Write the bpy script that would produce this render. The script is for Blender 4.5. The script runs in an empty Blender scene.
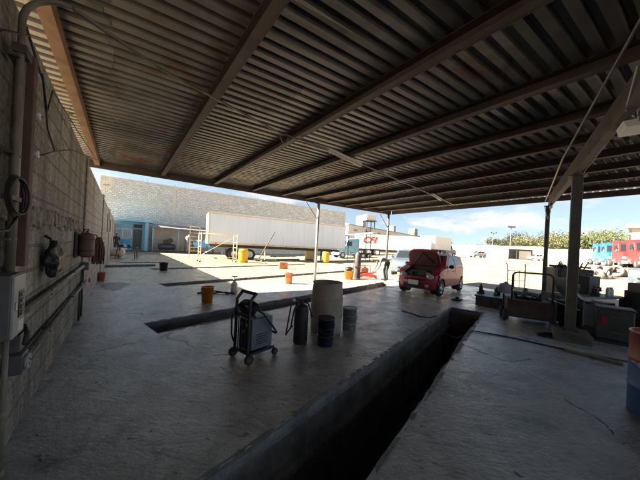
import bpy, bmesh, math, random
from mathutils import Matrix, Vector
random.seed(7)
S = bpy.context.scene
C = S.collection
R = math.radians

# ------------------------------------------------------------------ camera, sky, sun, exposure
FOC, ROLL, HZ, EYE = 250.0, 0.053, 247.0, 1.5      # pixels at 640 wide, radians, horizon row, metres
cF = Vector((0, 1, 0)); cU0 = Vector((0, 0, 1))
cR = math.cos(ROLL) * Vector((1, 0, 0)) + math.sin(ROLL) * cU0
cU = -math.sin(ROLL) * Vector((1, 0, 0)) + math.cos(ROLL) * cU0
cam = bpy.data.cameras.new('camera')
cam.sensor_fit = 'HORIZONTAL'; cam.sensor_width = 36; cam.lens = 36 * FOC / 640; cam.shift_y = (HZ - 240) / 640
cam.clip_start = 0.05; cam.clip_end = 3000
co = bpy.data.objects.new('camera', cam); C.objects.link(co)
m = Matrix.Identity(4)
for i in range(3):
    m[i][0], m[i][1], m[i][2] = cR[i], cU[i], -cF[i]
m[2][3] = EYE
co.matrix_world = m
S.camera = co

SUN_EL, SUN_AZ = R(33.5), R(82 + 180)                # the sun stands behind the left wall; azimuth clockwise from +Y
W = bpy.data.worlds.new('World'); S.world = W; W.use_nodes = True
wn = W.node_tree.nodes; wl = W.node_tree.links; wn.clear()
wo = wn.new('ShaderNodeOutputWorld'); bg = wn.new('ShaderNodeBackground'); bg.inputs[1].default_value = 0.033
sky = wn.new('ShaderNodeTexSky'); sky.sky_type = 'NISHITA'; sky.sun_disc = False
sky.sun_elevation = SUN_EL; sky.sun_rotation = SUN_AZ; sky.air_density = 1.0; sky.dust_density = 0.4; sky.ozone_density = 2.0
tc = wn.new('ShaderNodeTexCoord'); mp = wn.new('ShaderNodeMapping'); mp.inputs['Scale'].default_value = (3, 3, 9)
mp.inputs['Location'].default_value = (1.3, 0.4, 0.2)
nz = wn.new('ShaderNodeTexNoise'); nz.inputs['Scale'].default_value = 1.3; nz.inputs['Detail'].default_value = 9; nz.inputs['Roughness'].default_value = 0.6
cr = wn.new('ShaderNodeValToRGB'); cr.color_ramp.elements[0].position = 0.53; cr.color_ramp.elements[1].position = 0.64
sx = wn.new('ShaderNodeSeparateXYZ')
band = wn.new('ShaderNodeValToRGB'); e = band.color_ramp.elements
e[0].position = 0.0; e[0].color = (0.55, 0.55, 0.55, 1); e[1].position = 0.42; e[1].color = (0.0, 0.0, 0.0, 1)
b1 = e.new(0.06); b1.color = (1, 1, 1, 1); b2 = e.new(0.16); b2.color = (0.75, 0.75, 0.75, 1)
mu = wn.new('ShaderNodeMath'); mu.operation = 'MULTIPLY'
mx = wn.new('ShaderNodeMix'); mx.data_type = 'RGBA'
wl.new(tc.outputs['Generated'], mp.inputs[0]); wl.new(mp.outputs[0], nz.inputs['Vector'])
wl.new(nz.outputs['Fac'], cr.inputs[0]); wl.new(tc.outputs['Generated'], sx.inputs[0]); wl.new(sx.outputs['Z'], band.inputs[0])
wl.new(cr.outputs[0], mu.inputs[0]); wl.new(band.outputs[0], mu.inputs[1]); wl.new(mu.outputs[0], mx.inputs['Factor'])
lift = wn.new('ShaderNodeVectorMath'); lift.operation = 'MULTIPLY_ADD'; lift.inputs[1].default_value = (1, 1, 0.8); lift.inputs[2].default_value = (0, 0, 0.16)
wl.new(tc.outputs['Generated'], lift.inputs[0]); nrm = wn.new('ShaderNodeVectorMath'); nrm.operation = 'NORMALIZE'; wl.new(lift.outputs[0], nrm.inputs[0]); wl.new(nrm.outputs[0], sky.inputs[0])
tint = wn.new('ShaderNodeMix'); tint.data_type = 'RGBA'; tint.blend_type = 'MULTIPLY'; tint.inputs['Factor'].default_value = 1; tint.inputs[7].default_value = (1.02, 0.96, 0.83, 1)
wl.new(sky.outputs[0], tint.inputs[6]); hsv = wn.new('ShaderNodeHueSaturation'); hsv.inputs['Saturation'].default_value = 0.8; wl.new(tint.outputs[2], hsv.inputs['Color']); wl.new(hsv.outputs[0], mx.inputs[6]); mx.inputs[7].default_value = (4.2, 4.2, 4.2, 1)
wl.new(mx.outputs[2], bg.inputs[0]); wl.new(bg.outputs[0], wo.inputs[0])
sun = bpy.data.lights.new('sun', 'SUN'); sun.energy = 4.6; sun.angle = R(0.53); sun.color = (1.0, 0.93, 0.80)
so = bpy.data.objects.new('sun', sun); C.objects.link(so)
sdir = Vector((math.sin(SUN_AZ) * math.cos(SUN_EL), math.cos(SUN_AZ) * math.cos(SUN_EL), math.sin(SUN_EL)))
so.rotation_euler = sdir.to_track_quat('Z', 'Y').to_euler(); so.location = sdir * 60
S.view_settings.view_transform = 'Standard'; S.view_settings.look = 'None'
S.view_settings.exposure = 2.92; S.view_settings.gamma = 1.0; S.view_settings.use_curve_mapping = False

# ------------------------------------------------------------------ frames of the place
aD = Vector((-0.622, 0.783, 0)); nD = Vector((0.783, 0.622, 0))     # along the left wall, away from it
uD = Vector((0.63, 0.777, 0)); vD = Vector((0.777, -0.63, 0))       # along the pits, across them
AZW = math.atan2(aD.y, aD.x)
def an(a, n, z=0): return aD * a + nD * n + Vector((0, 0, z))
def uv(u, v, z=0): return uD * u + vD * v + Vector((0, 0, z))
def smooth(a, b, t):
    t = min(1, max(0, (t - a) / (b - a))); return t * t * (3 - 2 * t)
def gz(x, y):                                                        # height of the yard beyond the slab
    return -0.06 + 1.06 * smooth(13.5, 36, 0.87 * x + 0.5 * y)
def ray(px, py): return cF + cR * ((px - 320) / FOC) + cU * ((HZ - py) / FOC)
def at(px, py, z=0.0):
    d = ray(px, py); return Vector((0, 0, EYE)) + d * ((z - EYE) / d.z)
def far(px, D):                                                      # a place on the yard D metres ahead
    d = ray(px, 250); p = d * (D / d.y); return Vector((p.x, D, gz(p.x, D)))

# ------------------------------------------------------------------ materials
def rgba(c): return (c[0], c[1], c[2], 1)
def mat(name, c1, c2=None, rough=0.7, metal=0.0, scale=6.0, bump=0.0, c3=None, stretch=(1, 1, 1), lo=0.35, hi=0.65, det=6, rvar=0.0, fine=0.0, coat=0.0, trans=0.0):
    M = bpy.data.materials.new(name); M.use_nodes = True
    n = M.node_tree.nodes; l = M.node_tree.links; b = n['Principled BSDF']
    b.inputs['Roughness'].default_value = rough; b.inputs['Metallic'].default_value = metal
    if coat: b.inputs['Coat Weight'].default_value = coat; b.inputs['Coat Roughness'].default_value = 0.08
    if trans: b.inputs['Transmission Weight'].default_value = trans
    b.inputs['Base Color'].default_value = rgba(c1)
    if c2 is None: return M
    t = n.new('ShaderNodeTexCoord'); mp = n.new('ShaderNodeMapping'); mp.inputs['Scale'].default_value = stretch
    l.new(t.outputs['Object'], mp.inputs[0])
    z = n.new('ShaderNodeTexNoise'); z.inputs['Scale'].default_value = scale; z.inputs['Detail'].default_value = det; z.inputs['Roughness'].default_value = 0.62
    l.new(mp.outputs[0], z.inputs['Vector'])
    r = n.new('ShaderNodeValToRGB'); r.color_ramp.elements[0].position = lo; r.color_ramp.elements[1].position = hi
    r.color_ramp.elements[0].color = rgba(c1); r.color_ramp.elements[1].color = rgba(c2)
    if c3:
        e = r.color_ramp.elements.new(min(0.98, hi + 0.08)); e.color = rgba(c3)
    l.new(z.outputs['Fac'], r.inputs[0])
    l.new(r.outputs[0], b.inputs['Base Color'])
    if rvar:
        q = n.new('ShaderNodeMapRange'); q.inputs[3].default_value = rough - rvar; q.inputs[4].default_value = rough + rvar
        q.inputs[1].default_value = 0.3; q.inputs[2].default_value = 0.7
        l.new(z.outputs['Fac'], q.inputs[0]); l.new(q.outputs[0], b.inputs['Roughness'])
    if bump:
        z2 = n.new('ShaderNodeTexNoise'); z2.inputs['Scale'].default_value = fine or scale * 5; z2.inputs['Detail'].default_value = 8
        l.new(mp.outputs[0], z2.inputs['Vector'])
        u = n.new('ShaderNodeBump'); u.inputs['Strength'].default_value = bump; u.inputs['Distance'].default_value = 0.02
        l.new(z2.outputs['Fac'], u.inputs['Height']); l.new(u.outputs[0], b.inputs['Normal'])
    return M

def block_mat(name, c1, c2, mortar, stain, bw=0.4, bh=0.2, joint=0.012, streak=0.35, dirt=0.9):
    """concrete block courses in the local x-z plane, with streaks and patches"""
    M = bpy.data.materials.new(name); M.use_nodes = True
    n = M.node_tree.nodes; l = M.node_tree.links; b = n['Principled BSDF']; b.inputs['Roughness'].default_value = 0.92
    t = n.new('ShaderNodeTexCoord'); s = n.new('ShaderNodeSeparateXYZ'); l.new(t.outputs['Object'], s.inputs[0])
    c = n.new('ShaderNodeCombineXYZ'); l.new(s.outputs[0], c.inputs[0]); l.new(s.outputs[2], c.inputs[1])
    wob = n.new('ShaderNodeTexNoise'); wob.inputs['Scale'].default_value = 3; wob.inputs['Detail'].default_value = 3; l.new(c.outputs[0], wob.inputs['Vector'])
    add = n.new('ShaderNodeMix'); add.data_type = 'RGBA'; add.blend_type = 'ADD'; add.inputs['Factor'].default_value = 0.03
    l.new(c.outputs[0], add.inputs[6]); l.new(wob.outputs['Color'], add.inputs[7])
    k = n.new('ShaderNodeTexBrick'); k.inputs['Scale'].default_value = 1; k.inputs['Brick Width'].default_value = bw; k.inputs['Row Height'].default_value = bh
    k.inputs['Mortar Size'].default_value = joint; k.inputs['Mortar Smooth'].default_value = 0.4; k.inputs['Bias'].default_value = 0
    k.inputs['Color1'].default_value = rgba(c1); k.inputs['Color2'].default_value = rgba(c2); k.inputs['Mortar'].default_value = rgba(mortar)
    l.new(add.outputs[2], k.inputs['Vector'])
    mp = n.new('ShaderNodeMapping'); mp.inputs['Scale'].default_value = (2.2, 2.2, streak); l.new(t.outputs['Object'], mp.inputs[0])
    z = n.new('ShaderNodeTexNoise'); z.inputs['Scale'].default_value = 1.6; z.inputs['Detail'].default_value = 9; z.inputs['Roughness'].default_value = 0.65
    l.new(mp.outputs[0], z.inputs['Vector'])
    rr = n.new('ShaderNodeMapRange'); rr.inputs[1].default_value = 0.40; rr.inputs[2].default_value = 0.66; rr.inputs[4].default_value = dirt
    l.new(z.outputs['Fac'], rr.inputs[0])
    x = n.new('ShaderNodeMix'); x.data_type = 'RGBA'; l.new(rr.outputs[0], x.inputs['Factor']); l.new(k.outputs['Color'], x.inputs[6]); x.inputs[7].default_value = rgba(stain)
    f = n.new('ShaderNodeTexNoise'); f.inputs['Scale'].default_value = 28; f.inputs['Detail'].default_value = 8; l.new(t.outputs['Object'], f.inputs['Vector'])
    fr = n.new('ShaderNodeMapRange'); fr.inputs[1].default_value = 0.3; fr.inputs[2].default_value = 0.7; fr.inputs[3].default_value = 0.55; fr.inputs[4].default_value = 1.35
    l.new(f.outputs['Fac'], fr.inputs[0])
    y = n.new('ShaderNodeMix'); y.data_type = 'RGBA'; y.blend_type = 'MULTIPLY'; y.inputs['Factor'].default_value = 1
    l.new(x.outputs[2], y.inputs[6]); l.new(fr.outputs[0], y.inputs[7]); l.new(y.outputs[2], b.inputs['Base Color'])
    h = n.new('ShaderNodeMath'); h.operation = 'MULTIPLY_ADD'; l.new(f.outputs['Fac'], h.inputs[0]); h.inputs[1].default_value = 0.5
    inv = n.new('ShaderNodeMath'); inv.operation = 'MULTIPLY'; inv.inputs[1].default_value = -1; l.new(k.outputs['Fac'], inv.inputs[0]); l.new(inv.outputs[0], h.inputs[2])
    u = n.new('ShaderNodeBump'); u.inputs['Strength'].default_value = 0.9; u.inputs['Distance'].default_value = 0.018
    l.new(h.outputs[0], u.inputs['Height']); l.new(u.outputs[0], b.inputs['Normal'])
    return M

def slab_mat():
    M = bpy.data.materials.new('oily_concrete'); M.use_nodes = True
    n = M.node_tree.nodes; l = M.node_tree.links; b = n['Principled BSDF']
    t = n.new('ShaderNodeTexCoord')
    def noise(sc, det=8, ro=0.6, st=(1, 1, 1), dist=0.0):
        mp = n.new('ShaderNodeMapping'); mp.inputs['Scale'].default_value = st; mp.inputs['Rotation'].default_value = (0, 0, R(39)); l.new(t.outputs['Object'], mp.inputs[0])
        z = n.new('ShaderNodeTexNoise'); z.inputs['Scale'].default_value = sc; z.inputs['Detail'].default_value = det; z.inputs['Roughness'].default_value = ro
        z.inputs['Distortion'].default_value = dist
        l.new(mp.outputs[0], z.inputs['Vector']); return z.outputs['Fac']
    def rng(src, a, b_, c=0.0, d=1.0):
        r = n.new('ShaderNodeMapRange'); r.inputs[1].default_value = a; r.inputs[2].default_value = b_; r.inputs[3].default_value = c; r.inputs[4].default_value = d
        l.new(src, r.inputs[0]); return r.outputs[0]
    def mixc(f, a, b_):
        x = n.new('ShaderNodeMix'); x.data_type = 'RGBA'; l.new(f, x.inputs['Factor'])
        for v, i in ((a, 6), (b_, 7)):
            if isinstance(v, tuple): x.inputs[i].default_value = rgba(v)
            else: l.new(v, x.inputs[i])
        return x.outputs[2]
    base = mixc(rng(noise(0.7, 8, 0.65), 0.35, 0.65), (0.28, 0.263, 0.242), (0.54, 0.51, 0.465))
    base = mixc(rng(noise(2.6, 9, 0.7, dist=0.4), 0.5, 0.68, 0, 0.8), base, (0.11, 0.103, 0.095))           # broad oil
    base = mixc(rng(noise(7.0, 4, 0.5, (1, 2.4, 1), 0.6), 0.66, 0.71, 0, 0.95), base, (0.02, 0.02, 0.022))   # drips
    base = mixc(rng(noise(1.3, 6, 0.6), 0.60, 0.72, 0, 0.5), base, (0.52, 0.49, 0.45))                        # worn pale patches
    base = mixc(rng(noise(5.0, 10, 0.75, (1, 3.0, 1), 0.3), 0.52, 0.7, 0, 0.75), base, (0.10, 0.094, 0.088))         # drag marks
    wp = n.new('ShaderNodeTexNoise'); wp.inputs['Scale'].default_value = 1.2; wp.inputs['Detail'].default_value = 6; l.new(t.outputs['Object'], wp.inputs['Vector'])
    ad = n.new('ShaderNodeMix'); ad.data_type = 'RGBA'; ad.blend_type = 'ADD'; ad.inputs['Factor'].default_value = 0.9; l.new(t.outputs['Object'], ad.inputs[6]); l.new(wp.outputs['Color'], ad.inputs[7])
    vo = n.new('ShaderNodeTexVoronoi'); vo.feature = 'DISTANCE_TO_EDGE'; vo.inputs['Scale'].default_value = 0.33; l.new(ad.outputs[2], vo.inputs['Vector'])
    crack = rng(vo.outputs['Distance'], 0.002, 0.007, 1, 0)
    cm_ = n.new('ShaderNodeMath'); cm_.operation = 'MULTIPLY'; l.new(crack, cm_.inputs[0]); l.new(rng(noise(0.8, 3), 0.5, 0.56), cm_.inputs[1]); crack = cm_.outputs[0]
    base = mixc(rng(noise(45, 4, 0.7), 0.60, 0.68, 0, 0.6), base, (0.05, 0.047, 0.044))
    base = mixc(rng(noise(38, 4, 0.7), 0.63, 0.70, 0, 0.5), base, (0.45, 0.42, 0.38))
    base = mixc(crack, base, (0.035, 0.034, 0.034))
    # dry dusty yard end of the slab, plus painted shine towards the right
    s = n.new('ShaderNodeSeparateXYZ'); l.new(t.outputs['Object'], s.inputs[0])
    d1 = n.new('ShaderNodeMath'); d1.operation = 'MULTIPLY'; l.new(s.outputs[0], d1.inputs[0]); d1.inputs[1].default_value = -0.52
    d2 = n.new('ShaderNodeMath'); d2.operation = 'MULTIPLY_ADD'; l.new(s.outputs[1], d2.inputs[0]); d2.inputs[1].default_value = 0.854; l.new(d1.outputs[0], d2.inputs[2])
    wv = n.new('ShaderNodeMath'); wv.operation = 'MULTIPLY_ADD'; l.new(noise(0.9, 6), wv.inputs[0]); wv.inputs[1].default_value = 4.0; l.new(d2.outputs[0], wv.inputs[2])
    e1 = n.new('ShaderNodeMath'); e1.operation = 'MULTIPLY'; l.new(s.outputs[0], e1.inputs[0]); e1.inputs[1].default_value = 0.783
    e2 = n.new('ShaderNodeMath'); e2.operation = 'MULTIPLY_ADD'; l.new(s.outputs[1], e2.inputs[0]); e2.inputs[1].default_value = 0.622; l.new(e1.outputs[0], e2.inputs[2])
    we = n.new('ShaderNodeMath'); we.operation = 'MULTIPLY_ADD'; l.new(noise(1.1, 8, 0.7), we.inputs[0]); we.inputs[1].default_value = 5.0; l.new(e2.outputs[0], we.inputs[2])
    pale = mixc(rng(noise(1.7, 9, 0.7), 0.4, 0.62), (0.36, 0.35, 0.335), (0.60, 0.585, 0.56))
    base = mixc(rng(we.outputs[0], 7.8, 10.6, 0, 0.9), base, pale)  # pale colour stands in for the shine on the floor near the car
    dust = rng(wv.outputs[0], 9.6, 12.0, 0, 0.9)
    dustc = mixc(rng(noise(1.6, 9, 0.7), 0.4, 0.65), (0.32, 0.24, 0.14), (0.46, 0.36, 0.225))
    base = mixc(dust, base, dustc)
    l.new(base, b.inputs['Base Color']); b.inputs['Specular IOR Level'].default_value = 0.7
    l.new(rng(noise(1.9, 9, 0.7), 0.35, 0.65, 0.14, 0.42), b.inputs['Roughness'])
    hb = n.new('ShaderNodeMath'); hb.operation = 'MULTIPLY_ADD'; l.new(noise(18, 9, 0.7, (1, 1.8, 1)), hb.inputs[0]); hb.inputs[1].default_value = 0.5
    h2 = n.new('ShaderNodeMath'); h2.operation = 'SUBTRACT'; l.new(noise(3.0, 6, 0.6, (1, 2.0, 1), 0.5), h2.inputs[0]); l.new(crack, h2.inputs[1]); l.new(h2.outputs[0], hb.inputs[2])
    u = n.new('ShaderNodeBump'); u.inputs['Strength'].default_value = 0.42; u.inputs['Distance'].default_value = 0.03
    l.new(hb.outputs[0], u.inputs['Height']); l.new(u.outputs[0], b.inputs['Normal'])
    return M

M = {}
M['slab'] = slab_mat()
M['dirt'] = mat('yard_dirt', (0.15, 0.105, 0.062), (0.33, 0.255, 0.165), 0.95, 0, 0.22, 0.8, c3=(0.26, 0.20, 0.125), stretch=(1, 2.2, 1), lo=0.3, hi=0.58, det=12, fine=3.0)
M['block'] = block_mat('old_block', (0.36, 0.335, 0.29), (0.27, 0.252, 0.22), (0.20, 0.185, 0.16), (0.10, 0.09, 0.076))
M['blockfar'] = block_mat('grey_block', (0.78, 0.76, 0.72), (0.58, 0.57, 0.54), (0.42, 0.41, 0.38), (0.50, 0.48, 0.43), 0.42, 0.22, 0.03, 1.5, 0.5)
M['beamconc'] = mat('rough_cast', (0.14, 0.125, 0.10), (0.32, 0.29, 0.24), 0.95, 0, 14, 1.0, fine=30)
M['conc'] = mat('pale_concrete', (0.62, 0.58, 0.50), (0.50, 0.46, 0.40), 0.9, 0, 2.5, 0.4)
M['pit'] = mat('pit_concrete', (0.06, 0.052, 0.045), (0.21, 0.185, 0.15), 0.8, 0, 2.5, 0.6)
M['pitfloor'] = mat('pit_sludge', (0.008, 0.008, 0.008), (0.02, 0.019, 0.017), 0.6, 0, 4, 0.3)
M['lip'] = mat('chipped_lip', (0.15, 0.145, 0.14), (0.27, 0.26, 0.25), 0.8, 0, 5, 0.6, c3=(0.08, 0.075, 0.07))
M['rim'] = mat('rim_iron', (0.05, 0.045, 0.04), (0.11, 0.085, 0.065), 0.6, 0.3, 8, 0.2)
M['sheet'] = mat('zinc_sheet', (0.11, 0.104, 0.097), (0.235, 0.223, 0.208), 0.45, 0.4, 0.9, 0.06, c3=(0.17, 0.11, 0.07), det=12, lo=0.38, hi=0.6, stretch=(1, 1, 1), rvar=0.1)
M['sheetb'] = mat('zinc_sheet_dull', (0.09, 0.083, 0.076), (0.19, 0.178, 0.164), 0.5, 0.35, 0.7, 0.06, c3=(0.15, 0.095, 0.06), det=12, lo=0.36, hi=0.56, rvar=0.1)
M['sheetc'] = mat('zinc_sheet_rusty', (0.11, 0.095, 0.082), (0.22, 0.20, 0.178), 0.55, 0.3, 0.8, 0.06, c3=(0.19, 0.10, 0.05), det=12, lo=0.34, hi=0.52, rvar=0.1)
M['purlin'] = mat('red_oxide_steel', (0.06, 0.044, 0.037), (0.10, 0.074, 0.06), 0.65, 0.1, 3, 0.15, c3=(0.07, 0.05, 0.04))
M['rustbeam'] = mat('rusty_steel', (0.20, 0.115, 0.065), (0.12, 0.068, 0.04), 0.8, 0.1, 4, 0.3, c3=(0.30, 0.22, 0.14))
M['girder'] = mat('brown_girder', (0.075, 0.062, 0.05), (0.13, 0.108, 0.086), 0.65, 0.1, 4, 0.15)
M['post'] = mat('post_steel', (0.13, 0.108, 0.082), (0.085, 0.072, 0.057), 0.6, 0.2, 5, 0.15)
M['bluegreypost'] = mat('painted_post', (0.33, 0.36, 0.36), (0.50, 0.30, 0.12), 0.6, 0.1, 2.5, 0.1, lo=0.45, hi=0.7)
M['conduit'] = mat('weathered_conduit', (0.17, 0.15, 0.125), (0.09, 0.078, 0.065), 0.6, 0.2, 5, 0.15)
M['galv'] = mat('galvanised', (0.30, 0.28, 0.25), (0.20, 0.185, 0.165), 0.5, 0.5, 6, 0.1)
M['brownpipe'] = mat('brown_iron', (0.07, 0.045, 0.035), (0.12, 0.07, 0.05), 0.7, 0.2, 6, 0.2)
M['pvc'] = mat('old_pvc', (0.25, 0.215, 0.165), (0.15, 0.128, 0.10), 0.55, 0, 4, 0.1)
M['grey'] = mat('grey_enamel', (0.11, 0.11, 0.112), (0.075, 0.075, 0.077), 0.45, 0, 5, 0.06)
M['greylight'] = mat('grey_panel', (0.36, 0.36, 0.36), (0.27, 0.27, 0.27), 0.5, 0, 8, 0.05)
M['black'] = mat('black_rubber', (0.018, 0.018, 0.018), (0.035, 0.033, 0.03), 0.6, 0, 9, 0.15)
M['blackgloss'] = mat('black_plastic', (0.012, 0.012, 0.013), (0.03, 0.03, 0.03), 0.28, 0, 6, 0.1)
M['navy'] = mat('dark_blue_enamel', (0.012, 0.016, 0.03), (0.03, 0.035, 0.05), 0.4, 0, 5, 0.1, c3=(0.07, 0.06, 0.05))
M['white'] = mat('white_plastic', (0.75, 0.74, 0.70), (0.60, 0.58, 0.54), 0.5, 0, 5, 0.04)
M['whitepaint'] = mat('white_paint', (0.72, 0.70, 0.64), (0.80, 0.78, 0.73), 0.6, 0, 1.4, 0.03, stretch=(1.4, 1.4, 0.15))
M['trailer'] = mat('trailer_panel', (0.66, 0.715, 0.78), (0.73, 0.785, 0.84), 0.4, 0.1, 1.6, 0.03, stretch=(1.6, 1.6, 0.12), c3=(0.60, 0.64, 0.68), lo=0.3, hi=0.6)
M['cream'] = mat('cream_frame', (0.72, 0.62, 0.44), (0.58, 0.47, 0.30), 0.6, 0, 3, 0.08)
M['doorblue'] = mat('pale_blue_door', (0.42, 0.50, 0.55), (0.34, 0.42, 0.47), 0.4, 0.1, 2, 0.02)
M['red'] = mat('red_car_paint', (0.46, 0.03, 0.065), (0.40, 0.024, 0.052), 0.45, 0.0, 1.5, 0.0, coat=0.2)
M['maroon'] = mat('maroon_underside', (0.10, 0.028, 0.025), (0.07, 0.025, 0.022), 0.6, 0, 6, 0.1)
M['silver'] = mat('silver_car_paint', (0.10, 0.125, 0.15), (0.08, 0.10, 0.12), 0.4, 0.2, 1.5, 0.0, coat=0.4)
M['glass'] = mat('car_glass', (0.02, 0.025, 0.028), None, 0.05)
M['clear'] = mat('lamp_lens', (0.62, 0.64, 0.62), (0.5, 0.5, 0.48), 0.12, 0.2, 10)
M['chrome'] = mat('bright_metal', (0.55, 0.55, 0.55), (0.4, 0.4, 0.4), 0.25, 0.9, 8)
M['tyre'] = mat('tyre_rubber', (0.02, 0.02, 0.02), (0.045, 0.042, 0.038), 0.8, 0, 7, 0.3)
M['dustytyre'] = mat('dusty_tyre', (0.09, 0.085, 0.08), (0.22, 0.19, 0.15), 0.9, 0, 4, 0.3)
M['teal'] = mat('teal_enamel', (0.16, 0.205, 0.225), (0.11, 0.145, 0.16), 0.5, 0.05, 4, 0.08, c3=(0.20, 0.25, 0.26))
M['drum'] = mat('weathered_drum', (0.30, 0.25, 0.215), (0.46, 0.395, 0.345), 0.75, 0, 5, 0.2, c3=(0.16, 0.075, 0.035), stretch=(1, 1, 0.6))
M['greypail'] = mat('grey_pail', (0.30, 0.295, 0.29), (0.22, 0.215, 0.21), 0.5, 0, 8, 0.05)
M['orange'] = mat('orange_plastic', (0.72, 0.25, 0.03), (0.60, 0.18, 0.02), 0.5, 0, 5, 0.04)
M['faded'] = mat('faded_orange', (0.62, 0.22, 0.11), (0.50, 0.17, 0.08), 0.6, 0, 5, 0.06)
M['pinkred'] = mat('faded_red_plastic', (0.45, 0.14, 0.10), (0.36, 0.11, 0.08), 0.6, 0, 6, 0.06)
M['yellow'] = mat('yellow_plastic', (0.75, 0.44, 0.02), (0.66, 0.36, 0.015), 0.45, 0, 4, 0.04)
M['paleyellow'] = mat('pale_yellow', (0.66, 0.52, 0.24), (0.56, 0.42, 0.16), 0.6, 0, 4, 0.05)
M['redpaint'] = mat('red_paint', (0.36, 0.02, 0.02), (0.28, 0.018, 0.018), 0.45, 0, 4, 0.05)
M['bluepaint'] = mat('blue_paint', (0.015, 0.12, 0.46), (0.012, 0.10, 0.38), 0.4, 0, 3, 0.04)
M['paleblue'] = mat('pale_blue_wall', (0.27, 0.50, 0.64), (0.22, 0.44, 0.58), 0.75, 0, 1.5, 0.05)
M['skyblue'] = mat('bright_blue', (0.06, 0.33, 0.60), (0.05, 0.27, 0.50), 0.5, 0, 3, 0.04)
M['dark'] = mat('dark_steel', (0.045, 0.042, 0.038), (0.085, 0.075, 0.062), 0.6, 0.2, 5, 0.15)
M['darkbrown'] = mat('dark_brown_steel', (0.065, 0.05, 0.038), (0.12, 0.085, 0.06), 0.75, 0.1, 5, 0.2)
M['tan'] = mat('tan_board', (0.30, 0.23, 0.14), (0.24, 0.18, 0.11), 0.85, 0, 5, 0.1)
M['wood'] = mat('old_wood', (0.24, 0.17, 0.10), (0.15, 0.105, 0.065), 0.85, 0, 6, 0.3, stretch=(1, 8, 8))
M['rope'] = mat('brown_fibre', (0.22, 0.125, 0.06), (0.10, 0.055, 0.03), 0.9, 0, 20, 0.4)
M['tankbrown'] = mat('rusty_tank', (0.17, 0.08, 0.055), (0.11, 0.055, 0.04), 0.6, 0.1, 7, 0.2, c3=(0.22, 0.14, 0.10))
M['tankpale'] = mat('pale_pink_tank', (0.62, 0.50, 0.46), (0.50, 0.40, 0.37), 0.55, 0, 4, 0.06)
M['bag'] = mat('black_bag', (0.014, 0.013, 0.012), (0.028, 0.026, 0.024), 0.4, 0, 12, 0.4)
M['skin'] = mat('skin', (0.30, 0.17, 0.11), (0.26, 0.145, 0.095), 0.6, 0, 10, 0.05)
M['shirt'] = mat('grey_shirt', (0.12, 0.125, 0.13), (0.085, 0.088, 0.092), 0.9, 0, 14, 0.2)
M['trousers'] = mat('dark_trousers', (0.025, 0.027, 0.032), (0.04, 0.042, 0.047), 0.9, 0, 14, 0.2)
M['hair'] = mat('black_hair', (0.012, 0.01, 0.009), (0.025, 0.02, 0.018), 0.6, 0, 30, 0.3)
M['green'] = mat('green_plastic', (0.16, 0.28, 0.04), (0.12, 0.22, 0.03), 0.5, 0, 8)
M['bluegrey'] = mat('blue_grey_steel', (0.10, 0.115, 0.135), (0.06, 0.068, 0.08), 0.5, 0.2, 5, 0.15, c3=(0.15, 0.16, 0.18))
M['benchtop'] = mat('worn_bench_top', (0.26, 0.26, 0.25), (0.14, 0.14, 0.135), 0.5, 0.1, 6, 0.1)
M['lampwhite'] = mat('lamp_tube', (0.80, 0.76, 0.66), (0.72, 0.68, 0.58), 0.4, 0, 4)
M['letter'] = mat('sign_red', (0.40, 0.05, 0.02), (0.34, 0.04, 0.018), 0.5, 0, 3)
M['leaf'] = mat('leaf', (0.065, 0.08, 0.028), (0.11, 0.12, 0.042), 0.7, 0, 0.35, c3=(0.13, 0.12, 0.05))
M['leafdry'] = mat('leaf_dry', (0.11, 0.12, 0.05), (0.17, 0.155, 0.075), 0.8, 0, 0.35, c3=(0.19, 0.15, 0.08))
M['bark'] = mat('bark', (0.16, 0.12, 0.085), (0.10, 0.075, 0.055), 0.95, 0, 3, 0.4)
M['roofgrey'] = mat('grey_roofing', (0.30, 0.30, 0.30), (0.22, 0.22, 0.22), 0.6, 0.1, 1, 0.05)
M['plaster'] = mat('cream_plaster', (0.66, 0.58, 0.44), (0.58, 0.50, 0.37), 0.9, 0, 0.5, 0.05)
M['whitewall'] = mat('whitewashed', (0.76, 0.73, 0.64), (0.66, 0.62, 0.52), 0.9, 0, 0.3, 0.05)
M['farwall'] = mat('far_grey_wall', (0.62, 0.60, 0.55), (0.55, 0.53, 0.49), 0.9, 0, 0.2, 0.02)

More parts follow.
